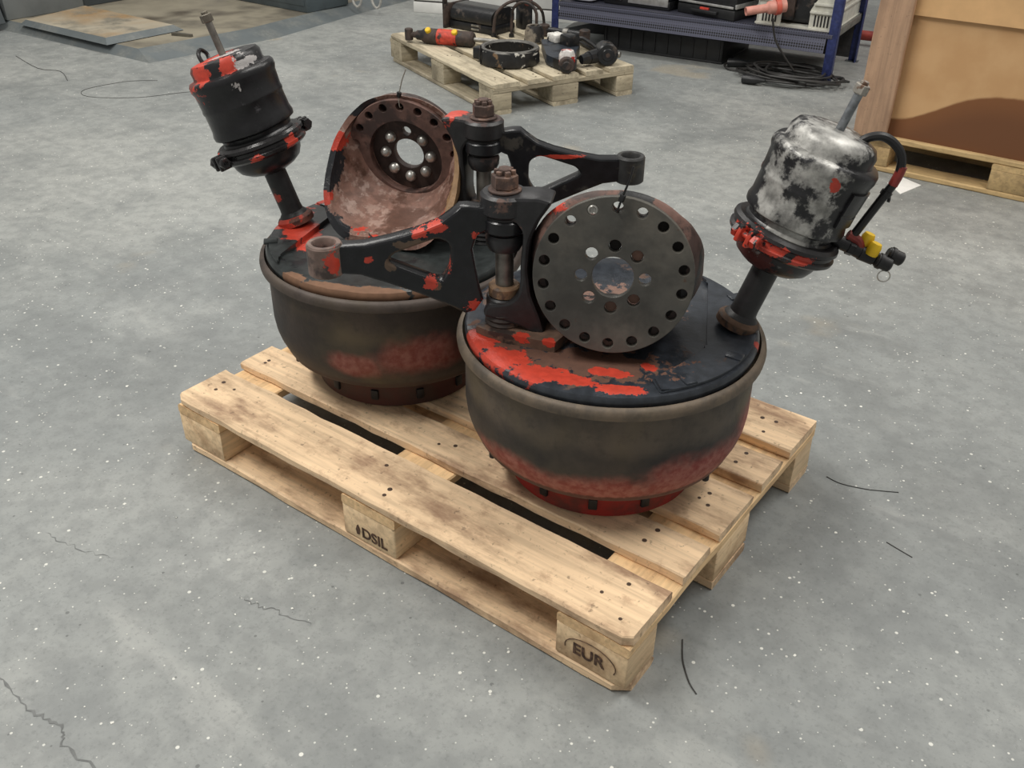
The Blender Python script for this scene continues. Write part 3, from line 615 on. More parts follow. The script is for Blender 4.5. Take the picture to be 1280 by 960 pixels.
# cable ties threaded through the flange holes
def local(lx, loc, rz):
    c, s = math.cos(rz), math.sin(rz); return Vector((loc[0]+lx[0]*c-lx[1]*s, loc[1]+lx[0]*s+lx[1]*c, lx[2]))
TIE = plain('cable_tie_black', (24, 24, 25), .4)
def tie(label, pts, headat, mat=TIE, r=.0019):
    T = empty('cable_tie', pts[0]); tag(T, label, 'cable tie', 'cable ties on the flanges')
    o = pts[0]; bm = bmesh.new(); tube(bm, [Vector(p)-o for p in pts], r, 6, 5); fin(bm, 'strap', mat, T)
    bm = bmesh.new(); d = (Vector(pts[headat+1])-Vector(pts[headat])).normalized(); box(bm, -.0042, .0042, -.0035, .0035, -.006, .006, .001, frame(Vector(pts[headat])-o, d)); fin(bm, 'head', TIE, T)
def fl(x, y, a): return DC + SS*x + TT*y + AX*a
rl = ((.8942, .392), math.radians(27.40)); ll = ((.3087, .4172), math.radians(199.25))
hx, hy = .119*math.cos(1.924-2*PI/18), .119*math.sin(1.924-2*PI/18)
tie('black cable tie standing up from the flat flange with eighteen holes', [local(p, *rl) for p in (fl(hx, hy-.009, .012), fl(hx, hy-.008, -.004), fl(hx, hy-.004, -.0145), fl(hx+.002, hy+.004, -.018), fl(hx+.006, hy+.018, -.020), fl(hx+.016, hy+.050, -.022), fl(hx+.020, hy+.070, -.022))], 4)
hx2, hy2 = .119*math.cos(1.924-4*PI/18+.2), .119*math.sin(1.924-2*PI/18)
hx2, hy2 = .119*math.cos(1.924-2*2*PI/18+2*PI/18), .119*math.sin(1.924-2*PI/18)
tie('thin cable tie rising from the rim of the open rusty bowl', [local(p, *ll) for p in (fl(hx2, hy2-.006, .004), fl(hx2, hy2-.002, .024), fl(hx2, hy2+.012, .027), fl(hx2-.002, hy2+.028, .026), fl(hx2-.012, hy2+.06, .024), fl(hx2-.024, hy2+.085, .024))], 3, plain('cable_tie_clear', (150, 146, 136), .5), .0013)

# ================================================================== loose parts on the weathered pallet
BA = math.radians(-23.46)
def bp(x, y, z=.144): return Vector((-2.139+x*math.cos(BA)-y*math.sin(BA), 2.989+x*math.sin(BA)+y*math.cos(BA), z))
G2 = 'loose suspension parts on the weathered pallet'
PB = worn('parts_black', (30, 31, 33), [dict(col=(78, 70, 64), scale=14, lo=.58, hi=.66, rough=.6)], .32, .1)
PBS = worn('parts_black_scuffed', (30, 30, 31), [dict(col=(206, 204, 196), scale=22, lo=.60, hi=.63, rough=.6), dict(col=(120, 96, 70), scale=15, lo=.60, hi=.66, seed=5)], .4, .1)
PBR = worn('parts_rusty', (66, 54, 48), [dict(col=(36, 34, 34), scale=18, lo=.5, hi=.6)], .7)
PRED = worn('parts_red', (186, 62, 44), [dict(col=(70, 50, 44), scale=24, lo=.55, hi=.62)], .55)
PGREY = plain('parts_grey_steel', (140, 138, 132), .45, .5, .2)
PWHITE = worn('parts_white_scuffed', (214, 212, 206), [dict(col=(40, 40, 42), scale=30, lo=.55, hi=.6)], .6)
PBLUE = worn('parts_bluegrey', (46, 52, 60), [dict(col=(28, 29, 31), scale=12, lo=.5, hi=.6)], .4)
def thing(name, loc, rz, label, cat, group=None): return tag(empty(name, loc, rz), label, cat, group)
# clamp collar
T = thing('clamp_collar', bp(.865, .275), BA, 'thick black round collar lying open side up with pale scuffed wall', 'collar', G2)
bm = bmesh.new(); lathe(bm, [(.122, .002), (.146, .002), (.152, .010), (.150, .070), (.146, .078), (.128, .078), (.123, .072)], 64, None, True)
for v in bm.verts: v.co += Vector((noise.noise(v.co*20), noise.noise(v.co*20+Vector((4, 0, 0))), 0))*.003
fin(bm, 'ring', PBS, T)
for a in (-2.5, 2.4):
    bm = bmesh.new(); box(bm, .140, .190, -.03, .03, .004, .06, .006, Matrix.Rotation(a, 4, 'Z')); fin(bm, 'ear', PB, T)
bm = bmesh.new(); lathe(bm, [(.1215, .072), (.127, .0795), (.145, .0795), (.150, .072)], 64); fin(bm, 'worn_rim', plain('rim_grey', (104, 102, 98), .5, .3), T)
bm = bmesh.new(); tube(bm, [(-.02, -.152, .005), (-.02, -.156, .04), (-.018, -.151, .095)], .004, 6, 3); fin(bm, 'split_pin', PB, T)
# shock absorber
T = thing('shock_absorber', bp(.264, .039, .144), BA, 'rusty shock absorber with red band and two yellow caps', 'shock absorber', G2)
d = (Vector((.51, .262, 0))-Vector((.264, .039, 0))); Mx = frame((0, 0, .041), d); L = d.length
bm = bmesh.new(); lathe(bm, [(0, -.03), (.014, -.03), (.016, .0), (.024, .01), (.026, .035), (.036, .05), (.039, .09), (.039, L*.97), (.030, L), (0, L)], 24, Mx); fin(bm, 'cylinder', PBR, T)
bm = bmesh.new(); lathe(bm, [(.0395, .13), (.0405, .131), (.0405, .24), (.0395, .241)], 24, Mx, True); fin(bm, 'red_band', PRED, T)
bm = bmesh.new(); cyl(bm, .012, L-.01, L+.20, 14, Mx, .001); fin(bm, 'rod', PGREY, T)
for s in (.085, .235):
    bm = bmesh.new(); cyl(bm, .016, .030, .052, 14, Mx @ Matrix.Translation((0, 0, s)) @ frame((0, 0, 0), Mx.to_3x3().inverted() @ Vector((.35, -.5, .8))), .003); fin(bm, 'cap', YELLOW, T)
bm = bmesh.new(); cyl(bm, .022, -.03, .03, 16, Mx @ Matrix.Translation((0, 0, -.04)) @ Matrix.Rotation(PI/2, 4, 'X'), .003); fin(bm, 'eye', PBR, T)
# channel bracket
T = thing('channel_bracket', bp(.12, .50), BA+.38, 'long black pressed steel bracket with folded top, rusty end plate', 'bracket', G2)
bm = bmesh.new(); box(bm, -.15, .18, -.09, .10, .0, .045, .008); fin(bm, 'base', PB, T)
bm = bmesh.new(); prism(bm, roundpoly([(-.095, 0), (.11, 0), (.11, .06), (.06, .085), (-.05, .085), (-.095, .055)], .02, 3), -.135, .165, Matrix(((0, 0, 1, 0), (1, 0, 0, 0), (0, 1, 0, .045), (0, 0, 0, 1)))); fin(bm, 'cover', PB, T)
bm = bmesh.new(); box(bm, -.172, -.152, -.12, .09, .0, .13, .004); box(bm, -.172, -.157, -.12, -.09, .10, .19, .003); fin(bm, 'end_plate', PBR, T)
for i in range(2):
    bm = bmesh.new(); box(bm, .02+.0*i, .075, -.096, -.086, .012+.02*i, .022+.02*i, .001); fin(bm, 'bright_scrape', PGREY, T)
# block with red paint
T = thing('bush_block', bp(.22, .735), BA, 'small red painted block lying behind the black bracket', 'block', G2)
bm = bmesh.new(); box(bm, -.04, .04, -.035, .035, 0, .15, .01); fin(bm, 'body', PB, T)
bm = bmesh.new(); cyl(bm, .03, -.045, .045, 16, Matrix.Translation((0, 0, .155)) @ Matrix.Rotation(PI/2, 4, 'Y'), .004); fin(bm, 'bush', plain('dull_red', (124, 58, 52), .6), T)
# U-bolts
for (a, b, h, r, lab) in (((.335, .475), (.40, .76), .185, .0085, 'wide round-topped steel U-bolt standing behind the collar'), ((.385, .56), (.49, .655), .185, .0085, 'narrow round-topped steel U-bolt nearest the collar')):
    A_, B_ = bp(*a), bp(*b); mid = (A_+B_)/2; hv = (B_-A_)/2; rr = hv.length
    T = thing('u_bolt', mid, 0, lab, 'U-bolt', G2)
    pts = [-hv, -hv+Vector((0, 0, (h-rr if h > rr else h*.3)))] + [hv*-math.cos(t)+Vector((0, 0, max(h-rr, h*.35)+(h-max(h-rr, h*.35))*math.sin(t))) for t in [PI*i/8 for i in range(1, 8)]] + [hv+Vector((0, 0, (h-rr if h > rr else h*.3))), hv]
    bm = bmesh.new(); tube(bm, pts, r, 8, 3); fin(bm, 'bow', PBR, T)
    for s in (-1, 1):
        bm = bmesh.new(); cyl(bm, .016, .0, .016, 6, Matrix.Translation(hv*s)); fin(bm, 'nut', PB, T)
# control arm with ball joint
T = thing('control_arm', bp(.905, .535, .146), BA, 'dark blue-grey control arm ending in a scuffed red and white ball joint', 'control arm', G2)
bm = bmesh.new(); prism(bm, roundpoly([(-.20, .02), (-.12, -.02), (.10, -.13), (.25, -.13), (.27, -.06), (.12, .03), (-.02, .15), (-.16, .14)], .03, 3), .004, .05); fin(bm, 'plate', PBLUE, T, 30)
bm = bmesh.new(); lathe(bm, [(0, 0), (.034, 0), (.040, .01), (.040, .055), (.03, .075), (0, .08)], 20, Matrix.Translation((.235, -.095, .02))); fin(bm, 'ball_housing', worn('ball_white_red', (206, 202, 198), [dict(col=(176, 44, 40), scale=24, lo=.52, hi=.56), dict(col=(34, 34, 36), scale=20, lo=.56, hi=.6, seed=5)], .5), T)
bm = bmesh.new(); Mx = frame((.262, -.115, .038), (.85, -.52, 0)); cyl(bm, .038, .0, .035, 20, Mx, .005); cyl(bm, .022, .03, .042, 16, Mx, .004); fin(bm, 'end_cap', PBR, T)
bm = bmesh.new(); box(bm, -.16, -.08, .03, .10, .05, .09, .006); fin(bm, 'scuffed_tab', PWHITE, T)
bm = bmesh.new(); box(bm, -.07, .02, .05, .12, .04, .10, .01); fin(bm, 'bump_stop', PB, T)
# link arm with large bush
T = thing('link_arm', bp(1.12, .71), BA, 'black forged link arm with a large round bush end', 'link arm', G2)
bm = bmesh.new(); Mx = frame((.0, -.03, .055), (.92, -.39, 0)); cyl(bm, .054, -.04, .05, 28, Mx, .006); cyl(bm, .030, .045, .053, 20, Mx, .003); fin(bm, 'bush', PB, T)
bm = bmesh.new(); cyl(bm, .011, .052, .056, 14, Mx); fin(bm, 'bush_bore', PBR, T)
bm = bmesh.new(); tube(bm, [(.0, -.04, .05), (-.01, -.12, .04), (.0, -.14, .040), (.0, -.175, .038)], lambda t: .036-.014*t, 10); fin(bm, 'shank', PB, T)
# brake hoses
for i, (pts, lab) in enumerate(((((.72, .68, .16), (.66, .72, .18), (.66, .78, .17), (.74, .79, .16), (.86, .77, .157), (.98, .76, .157), (1.03, .80, .16)), 'black rubber hose looping wide past the link arm'),
                                (((.80, .715, .165), (.78, .73, .19), (.80, .755, .195), (.87, .75, .19), (.95, .735, .185), (1.0, .72, .17)), 'black rubber hose curled inside the wider hose'))):
    P = [bp(*p) for p in pts]; T = thing('rubber_hose', P[0], 0, lab, 'hose', G2); bm = bmesh.new(); tube(bm, [p-P[0] for p in P], .012, 8, 5); fin(bm, 'hose', RUBBER, T)
    bm = bmesh.new(); d = (P[-1]-P[-2]); cyl(bm, .016, -.01, .03, 12, frame(P[-1]-P[0], d), .002); fin(bm, 'ferrule', PGREY, T)
# long tie rod
P0, P1 = bp(.46, .745, .175), bp(.64, .85, .175); T = thing('tie_rod', bp(.46, .745), 0, 'straight black tie rod lying across the far side of the pallet', 'tie rod', G2); o = T.location.copy()
bm = bmesh.new(); tube(bm, [P0-o, P1-o], .020, 12, 1); fin(bm, 'tube', PB, T)
for P_, s in ((P0, -1), (P1, 1)):
    bm = bmesh.new(); cyl(bm, .030, -.029, .03, 16, Matrix.Translation(P_-o+(P1-P0).normalized()*.02*s), .005); fin(bm, 'ball_end', PBR, T)
bm = bmesh.new(); d = (P1-P0).normalized(); cyl(bm, .0235, 0, .03, 14, frame(P0-o+d*.1, d), .002); fin(bm, 'clamp', PGREY, T)
# spare hub under the hoops
T = thing('hub_boss', bp(.56, .60), BA, 'worn round hub boss with a dark bore under the U-bolts', 'hub', G2)
bm = bmesh.new(); lathe(bm, [(.02, .03), (.045, .0), (.055, .01), (.05, .06), (.04, .09), (.025, .09)], 24, None, True); fin(bm, 'body', worn('hub_pale', (120, 112, 100), [dict(col=(36, 35, 35), scale=14, lo=.48, hi=.55)], .6), T)

# ================================================================== left: lift platform, loose plate, column, cabinet
EDGE = worn('edge_steel', (104, 111, 113), [dict(col=(122, 126, 124), scale=5, lo=.45, hi=.65)], .6, .2, .0, .08, 6)
DECK = worn('deck_dirty', (146, 139, 122), [dict(col=(112, 106, 94), scale=2.2, lo=.42, hi=.68, detail=3), dict(col=(92, 84, 72), scale=1.3, lo=.60, hi=.74, seed=6, detail=3)], .75, .1, .0, .08, 6)
PLATE = worn('plate_rusty', (170, 162, 144), [dict(col=(170, 140, 102), scale=1.6, lo=.40, hi=.68, seed=2, detail=3), dict(col=(142, 136, 122), scale=5, lo=.50, hi=.70)], .75, .1, .0, .08, 6)
T = thing('steel_platform', (-3.6, 3.0, 0), 0, 'low steel floor ramp with grey sloping edges and dirty brown top', 'platform'); o = T.location
def poly(pts, f, name, mat, par, off):
    bm = bmesh.new(); V = [bm.verts.new(Vector(p)-Vector(off)) for p in pts]
    for q in f: bm.faces.new([V[i] for i in q])
    return fin(bm, name, mat, par, 0)
def beveled(name, top, bot, z0, z1, mat_t, mat_e, par, off):
    n = len(top); poly([(x, y, z1) for x, y in top], [list(range(n))], name, mat_t, par, off)
    for i in range(n):
        j = (i+1) % n; poly([(*bot[i], z0), (*bot[j], z0), (*top[j], z1), (*top[i], z1)], [[0, 1, 2, 3]], 'bevelled_edge', mat_e, par, off)
beveled('deck', [(-9, 1.88), (-3.30, 2.155), (-3.225, 2.9), (-3.32, 3.85), (-3.4, 5.2), (-9, 5.2)], [(-9, 1.80), (-3.134, 2.104), (-3.053, 2.942), (-3.189, 3.879), (-3.29, 5.25), (-9, 5.25)], 0, .045, DECK, EDGE, T, o)
T = thing('loose_steel_plate', (-3.95, 2.3, .045), .02, 'loose steel plate with rust stain lying on the grey platform', 'steel plate'); 
bm = bmesh.new(); prism(bm, [(-.40, -.20), (.40, -.19), (.42, .26), (-.50, .27)], .028, .032); fin(bm, 'top_sheet', PLATE, T, 0)
tp = [(-.40, -.20), (.40, -.19), (.42, .26), (-.50, .27)]; bt = [(-.43, -.23), (.455, -.225), (.475, .29), (-.53, .29)]
for i in range(4):
    j = (i+1) % 4; bm = bmesh.new(); V = [bm.verts.new(p) for p in ((*bt[i], .004), (*bt[j], .004), (*tp[j], .032), (*tp[i], .032))]; bm.faces.new(V); fin(bm, 'bevelled_edge', EDGE, T, 0)
for x in (-.3, .3):
    bm = bmesh.new(); box(bm, x-.04, x+.04, -.12, .18, 0, .03, .003); fin(bm, 'runner', EDGE, T)
T = thing('iron_wedge', (-3.37, 2.50, .045), .25, 'thin iron wedge poking out beside the loose plate', 'wedge'); bm = bmesh.new(); prism(bm, [(-.06, -.016), (.07, -.006), (.075, .012), (-.06, .018)], 0, .016); fin(bm, 'blade', plain('wedge_dark', (92, 88, 78), .7), T, 0)
GP = plain('panel_grey', (122, 126, 126), .55, .1, .06, 6); GD = plain('panel_dark', (74, 80, 83), .5, .1, .06, 6)
T = thing('lift_column', (-4.7, 2.6, .0455), 0, 'grey steel lift column with side panel and dark gusset on the platform', 'lift column'); o = T.location
for (x0, x1, y0, y1, z1, nm, mt) in ((-4.80, -4.55, 2.08, 2.61, .9, 'side_panel', GP), (-4.80, -4.575, 2.615, 3.5, .9, 'rear_panel', GD)):
    bm = bmesh.new(); box(bm, x0-o.x, x1-o.x, y0-o.y, y1-o.y, 0, z1, .006); fin(bm, nm, mt, T)
bm = bmesh.new(); prism(bm, [(-.06, 0), (.17, 0), (.02, .5), (-.06, .5)], -.04, .02, Matrix(((1, 0, 0, .03), (0, 0, -1, -.60), (0, 1, 0, 0), (0, 0, 0, 1)))); fin(bm, 'gusset', GD, T, 0)
CABM = plain('cabinet_steel', (84, 94, 98), .5, .15, .08, 8)
T = thing('steel_cabinet', (-3.68, 3.55, .045), 0, 'dark blue-grey steel cabinet standing on the platform', 'cabinet')
bm = bmesh.new(); box(bm, -.42, .40, -.135, .24, 0, .7, .006); fin(bm, 'body', CABM, T)
bm = bmesh.new(); box(bm, -.40, .38, -.140, -.134, .04, .66, .002); fin(bm, 'front_panel', CABM, T)
for i, dx in enumerate((.03, .16)):
    P = Vector((-3.22+dx, 3.74+dx*.4, 0)); T = thing('cable_loop', P, 0, ['pale cable loop hanging right beside the dark steel cabinet', 'pale cable loop farther out from the dark steel cabinet'][i], 'cable', 'pale cables beside the cabinet')
    bm = bmesh.new(); tube(bm, [(-.06, 0, .5), (-.03, 0, .2), (.0, .0, .07), (.03, .02, .055), (.05, .03, .15), (.06, .035, .5)], .008, 7); fin(bm, 'cable', plain('cable_pale', (176, 174, 168), .6), T)
# white cabinet behind the weathered pallet
WH = plain('white_paint', (226, 226, 222), .55, 0, .05, 5)
T = thing('white_cabinet', (-2.931, 4.056, 0), math.radians(20), 'white painted low cabinet with scuffed plinth and a dark joint line', 'cabinet')
bm = bmesh.new(); box(bm, 0, 1.5, 0, .5, .0, .068, .004); fin(bm, 'plinth', WH, T)
bm = bmesh.new(); box(bm, .004, 1.496, .012, .49, .068, .078); fin(bm, 'joint', plain('joint_dark', (70, 68, 66), .8), T)
bm = bmesh.new(); box(bm, 0, 1.5, 0, .5, .078, .8, .004); fin(bm, 'body', WH, T)

# ================================================================== right background: rack
RU = Vector((.9945, .105, 0)); RV = Vector((-.105, .9945, 0)); RO = Vector((-.023, 4.044, 0)); RZ = math.atan2(.105, .9945)
def rk(u, v, z=0.): return RO+RU*u+RV*v+Vector((0, 0, z))
BLUE = worn('rack_blue', (52, 62, 112), [dict(col=(76, 80, 104), scale=12, lo=.6, hi=.68)], .45, .2, .1)
def mesh_mat():
    t = NT('perforated_sheet'); v = t.n('ShaderNodeTexVoronoi'); v.inputs['Scale'].default_value = 75; v.inputs['Randomness'].default_value = .0; t.link(t.p, v.inputs['Vector'])
    k = t.step(v.outputs['Distance'], .36, .46); return t.out(t.mix(k, srgb(26, 26, 30), srgb(88, 90, 106)), .5, .3)
PERF = mesh_mat()
T = thing('storage_rack', RO, RZ, 'blue steel storage rack with a perforated grey shelf', 'rack')
for (u, v) in ((0, 0), (-1.62, 0), (0, .58), (-1.62, .58)):
    s = 1 if u == 0 else -1; q = 1 if v == 0 else -1
    bm = bmesh.new(); box(bm, u-.022, u+.022, v-.003, v+.003, 0, 1.3, .001); box(bm, u+s*.022-.003, u+s*.022+.003, v, v+q*.04, 0, 1.3, .001); up_ = fin(bm, 'upright', BLUE, T)
    bm = bmesh.new(); box(bm, u-.035, u+.035, v-.02, v+.05*q if q > 0 else v+.02, 0, .004); fin(bm, 'foot_plate', GD, T)
bm = bmesh.new(); box(bm, -1.60, .0, .0, .58, .245, .252, .001); fin(bm, 'shelf', PERF, T)
bm = bmesh.new(); poly_ = [(-1.59, -.02, .155), (-.03, -.02, .155), (-.03, .004, .250), (-1.59, .004, .250)]; V = [bm.verts.new(p) for p in poly_]; bm.faces.new(V); ap = fin(bm, 'shelf_apron', PERF, T, 0); ap.modifiers.new('thick', 'SOLIDIFY').thickness = .003
for v in (.01, .57):
    bm = bmesh.new(); box(bm, -1.6, 0, v-.015, v+.015, .225, .247, .002); fin(bm, 'shelf_beam', GD if v > .1 else PERF, T)
for u in (-1.6, .0):
    bm = bmesh.new(); box(bm, u-.012, u+.012, 0, .58, .225, .262, .002); fin(bm, 'side_beam', plain('beam_grey', (128, 128, 122), .5, .3), T)
for z_ in (.72, 1.27):  # out-of-view upper shelves, added to shade the floor below
    bm = bmesh.new(); box(bm, -1.60, .0, .0, .58, z_, z_+.02, .002); fin(bm, 'shelf', GD, T)
bm = bmesh.new(); box(bm, -1.59, -.02, .57, .576, .02, 1.28); fin(bm, 'back_sheet', plain('rack_back', (58, 58, 60), .6), T)  # sheet added across the back to block light under the rack
# open-front crate
CR = plain('crate_grey', (204, 204, 194), .55, 0, .05)
T = thing('plastic_crate', rk(-.215, .03, .252), RZ, 'light grey open-fronted plastic crate on the rack shelf', 'crate')
def part_boxes(name, mat, par, *bs):
    bm = bmesh.new()
    for b_ in bs: box(bm, *b_)
    return fin(bm, name, mat, par)
part_boxes('base', CR, T, (-.2, .2, 0, .54, 0, .01))
for s in (-1, 1):
    bm = bmesh.new(); prism(bm, [(s*.2, 0), (s*.2, .3), (s*.13, .3), (s*.13, .20), (s*.075, .10), (s*.075, .0)], -.004, .004, Matrix(((1, 0, 0, 0), (0, 0, -1, .004), (0, 1, 0, 0), (0, 0, 0, 1)))); fin(bm, 'front_cheek', CR, T, 0)
    part_boxes('side_wall', CR, T, (s*.2-.004, s*.2+.004, 0, .54, 0, .3))
    for z in (.002, .085, .125, .20):
        w0, w1 = (.075, .2) if z < .1 else ((.09, .2) if z < .15 else (.13, .2))
        part_boxes('rib', CR, T, (min(s*w0, s*w1), max(s*w0, s*w1), -.014, .002, z, z+.009))
        part_boxes('rib', CR, T, (s*.2-.012, s*.2+.012, 0, .54, z, z+.009))
    for k in range(5): part_boxes('slot', plain('slot_dark', (40, 40, 40), .8) if k == 0 and s < 0 else bpy.data.materials['slot_dark'], T, (s*.137-.034+k*.017-.004, s*.137-.034+k*.017+.004, -.003, .0015, .02, .075))
part_boxes('back_wall', CR, T, (-.2, .2, .53, .54, 0, .3))
T = thing('machine_part', rk(-.215, .2, .264), RZ, 'dark bulky machine part lying inside the grey crate', 'machine part'); bm = bmesh.new(); box(bm, -.14, .15, -.12, .25, 0, .2, .03); fin(bm, 'body', PB, T); part_boxes('flange', PBR, T, (-.15, -.02, -.14, -.11, .02, .12))
T = thing('plastic_spout', rk(-.31, -.055, .36), 0, 'salmon pink plastic tube sticking out of the grey crate', 'tube'); dd = (-RU*.75-RV*.6+Vector((0, 0, -.12)))
bm = bmesh.new(); lathe(bm, [(.017, .15), (.022, .15), (.022, .04), (.032, .03), (.034, .0), (.034, -.06), (.0, -.06)], 18, frame((0, 0, 0), dd)); lathe(bm, [(.017, .15), (.015, .03), (0, .03)], 18, frame((0, 0, 0), dd)); fin(bm, 'tube', plain('salmon', (212, 150, 136), .5, 0, .06), T)
bm = bmesh.new(); lathe(bm, [(.0345, -.03), (.042, -.03), (.042, -.005), (.0345, -.005)], 18, frame((0, 0, 0), dd), True); fin(bm, 'collar', plain('salmon_red', (200, 96, 80), .5, 0, .06), T)
# tool cases
CASE = plain('case_black', (32, 33, 35), .4, 0, .1); CHR = plain('case_silver', (198, 198, 196), .3, .6, .1)
T = thing('tool_case', rk(-.66, .20, .252), RZ-.22, 'black tool case with silver trim and red latch beside the crate', 'tool case', 'tool cases on the rack shelf')
part_boxes('lower_shell', CASE, T, (-.20, .17, -.17, .15, 0, .055, .01)); part_boxes('upper_shell', CASE, T, (-.20, .17, -.16, .15, .062, .14, .012))
part_boxes('front_trim', CHR, T, (-.19, .16, -.176, -.166, .062, .074, .002)); part_boxes('side_trim', CHR, T, (.165, .176, -.165, .13, .062, .085, .002)); part_boxes('red_latch', plain('latch_red', (206, 66, 50), .5), T, (-.045, .01, -.182, -.168, .03, .05, .002)); part_boxes('handle', CASE, T, (-.10, .07, -.195, -.17, .022, .04, .006))
T = thing('tool_case', rk(-1.12, .27, .252), RZ-.05, 'black tool case with wide silver base panel on the rack', 'tool case', 'tool cases on the rack shelf')
part_boxes('lower_shell', CASE, T, (-.22, .20, -.2, .2, 0, .05, .01)); part_boxes('upper_shell', CASE, T, (-.22, .2, -.19, .2, .05, .3, .012)); part_boxes('silver_panel', CHR, T, (-.06, .19, -.206, -.196, .02, .075, .003)); part_boxes('handle', CHR, T, (-.20, -.10, -.214, -.196, .030, .042, .003)); part_boxes('handle_bracket', CHR, T, (-.20, -.192, -.214, -.196, .03, .075, .002), (-.108, -.10, -.214, -.196, .03, .075, .002))
T = thing('parts_bag', rk(-1.47, .12, .252), RZ, 'white plastic bag on the shelf beside the left blue upright', 'bag'); bm = bmesh.new(); box(bm, -.10, .09, -.1, .15, 0, .12, .04); [setattr(v, 'co', v.co+Vector((noise.noise(v.co*14), noise.noise(v.co*14+Vector((3, 0, 0))), 0))*.02) for v in bm.verts]; fin(bm, 'bag', plain('bag_white', (214, 216, 220), .5, 0, .1, 20), T)
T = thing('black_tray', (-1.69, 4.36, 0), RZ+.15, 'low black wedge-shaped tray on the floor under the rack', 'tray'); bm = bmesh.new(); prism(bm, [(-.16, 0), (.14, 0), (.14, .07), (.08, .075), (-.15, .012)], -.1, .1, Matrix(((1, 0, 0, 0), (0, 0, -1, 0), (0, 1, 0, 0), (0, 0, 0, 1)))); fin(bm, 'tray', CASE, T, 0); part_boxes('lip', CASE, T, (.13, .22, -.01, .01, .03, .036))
T = thing('added_dark_crate', rk(-.98, .31, 0), RZ, 'shallow ribbed black crate added to darken the floor under the rack shelf', 'crate')  # guessed crate, put in to make the area under the shelf dark
part_boxes('base', CASE, T, (-.36, .38, -.22, .24, 0, .012, .003)); part_boxes('side_wall', CASE, T, (-.36, -.345, -.22, .24, .01, .13, .003)); part_boxes('side_wall', CASE, T, (.365, .38, -.22, .24, .01, .13, .003)); part_boxes('front_wall', CASE, T, (-.36, .38, -.22, -.205, .01, .13, .003)); part_boxes('back_wall', CASE, T, (-.36, .38, .225, .24, .01, .13, .003))
for k in range(10): part_boxes('rib', CASE, T, (-.35+k*.078, -.34+k*.078, -.226, -.219, .02, .12, .001))
# red tube behind the rack
T = thing('red_pipe', (-.30, 5.0, 0), 0, 'dull red pipe lying on stands behind the blue rack', 'pipe'); bm = bmesh.new(); tube(bm, [(-.25, -.02, .06), (.35, .06, .06)], .028, 14, 1); fin(bm, 'pipe', plain('pipe_red', (150, 60, 52), .5), T)
for x in (-.18, .25): part_boxes('cradle', GD, T, (x-.02, x+.02, -.05, .09, 0, .04))
T = thing('red_machine', (-.05, 5.3, 0), .1, 'red painted machine housing standing behind the blue rack', 'machine'); part_boxes('housing', plain('machine_red', (176, 40, 38), .45), T, (-.02, .6, -.1, .3, .2, 1.0, .02)); part_boxes('base', GD, T, (0, .58, -.08, .28, 0, .2, .01))
# heap of cable with two plugs
rn = random.Random(11); CBL = plain('cable_black', (44, 43, 42), .5)
T = thing('cable_heap', (-.22, 3.98, 0), 0, 'tangled heap of dark grey cable on the floor by blue upright', 'cable')
for k in range(5):
    pts = []; a0 = rn.random()*6; rx, ry = rn.uniform(.13, .26), rn.uniform(.07, .15); cx, cy = rn.uniform(-.06, .06), rn.uniform(-.03, .05)
    for i in range(17):
        a = a0+i*PI/4*(1 if k % 2 else -1); pts.append((cx+rx*math.cos(a)*(.75+.5*rn.random()), cy+ry*math.sin(a)*(.75+.5*rn.random()), .009+.014*k*.6+.02*rn.random()))
    bm = bmesh.new(); tube(bm, pts, .0065, 6, 5); fin(bm, 'cable_loop', CBL, T)
bm = bmesh.new(); tube(bm, [(.04, .02, .05), (-.03, -.01, .14), (-.075, -.025, .21), (-.10, -.03, .305)], .006, 6, 5); fin(bm, 'cable_lead', CBL, T)
bm = bmesh.new(); tube(bm, [(-.10, -.06, .02), (-.22, -.01, .012), (-.33, .0, .012), (-.37, .05, .02), (-.34, .08, .03)], .0065, 6, 5); fin(bm, 'cable_tail', CBL, T)
for (x, y, a) in ((-.32, .09, .35), (-.10, -.19, .1)):
    bm = bmesh.new(); Mx = frame((x, y, .026), (math.cos(a), math.sin(a), .05)); lathe(bm, [(0, -.05), (.022, -.05), (.024, -.02), (.022, .02), (.012, .05), (.008, .07), (0, .07)], 14, Mx); fin(bm, 'plug', CASE, T)

# ================================================================== right: cardboard box, board, paper
def card_mat():
    t = NT('cardboard_stained'); sep = t.n('ShaderNodeSeparateXYZ'); t.link(t.p, sep.inputs[0])
    fc = t.n('ShaderNodeFloatCurve'); cv = fc.mapping.curves[0]
    pts = [(0, .07), (.12, .075), (.22, .11), (.33, .16), (.46, .202), (.57, .215), (.68, .215), (1, .15)]
    while len(cv.points) > 2: cv.points.remove(cv.points[1])
    cv.points[0].location = pts[0]; cv.points[-1].location = pts[-1]
    for p in pts[1:-1]: cv.points.new(*p)
    fc.mapping.update(); t.link(t.math('DIVIDE', t.math('ADD', sep.outputs[0], .0), .8), fc.inputs[1])
    n = t.noise(6, 4, .5, 2.); d = t.math('SUBTRACT', sep.outputs[2], t.math('ADD', fc.outputs[0], t.math('MULTIPLY', t.math('SUBTRACT', n, .5), .03)))
    k = t.step(d, .006, -.006); edge = t.math('MULTIPLY', t.step(d, -.10, .0), .35)
    c = t.mix(t.step(t.noise(9, 4, .5, 4.), .3, .7), srgb(196, 154, 108), srgb(206, 166, 120))
    st = t.mix(edge, srgb(112, 72, 44), srgb(150, 98, 56))
    t.bump(t.noise(1, 2, .5, 1., t.vmath('MULTIPLY', t.p, (160, 160, 2))), .06, .002)
    return t.out(t.mix(k, c, st), .8)
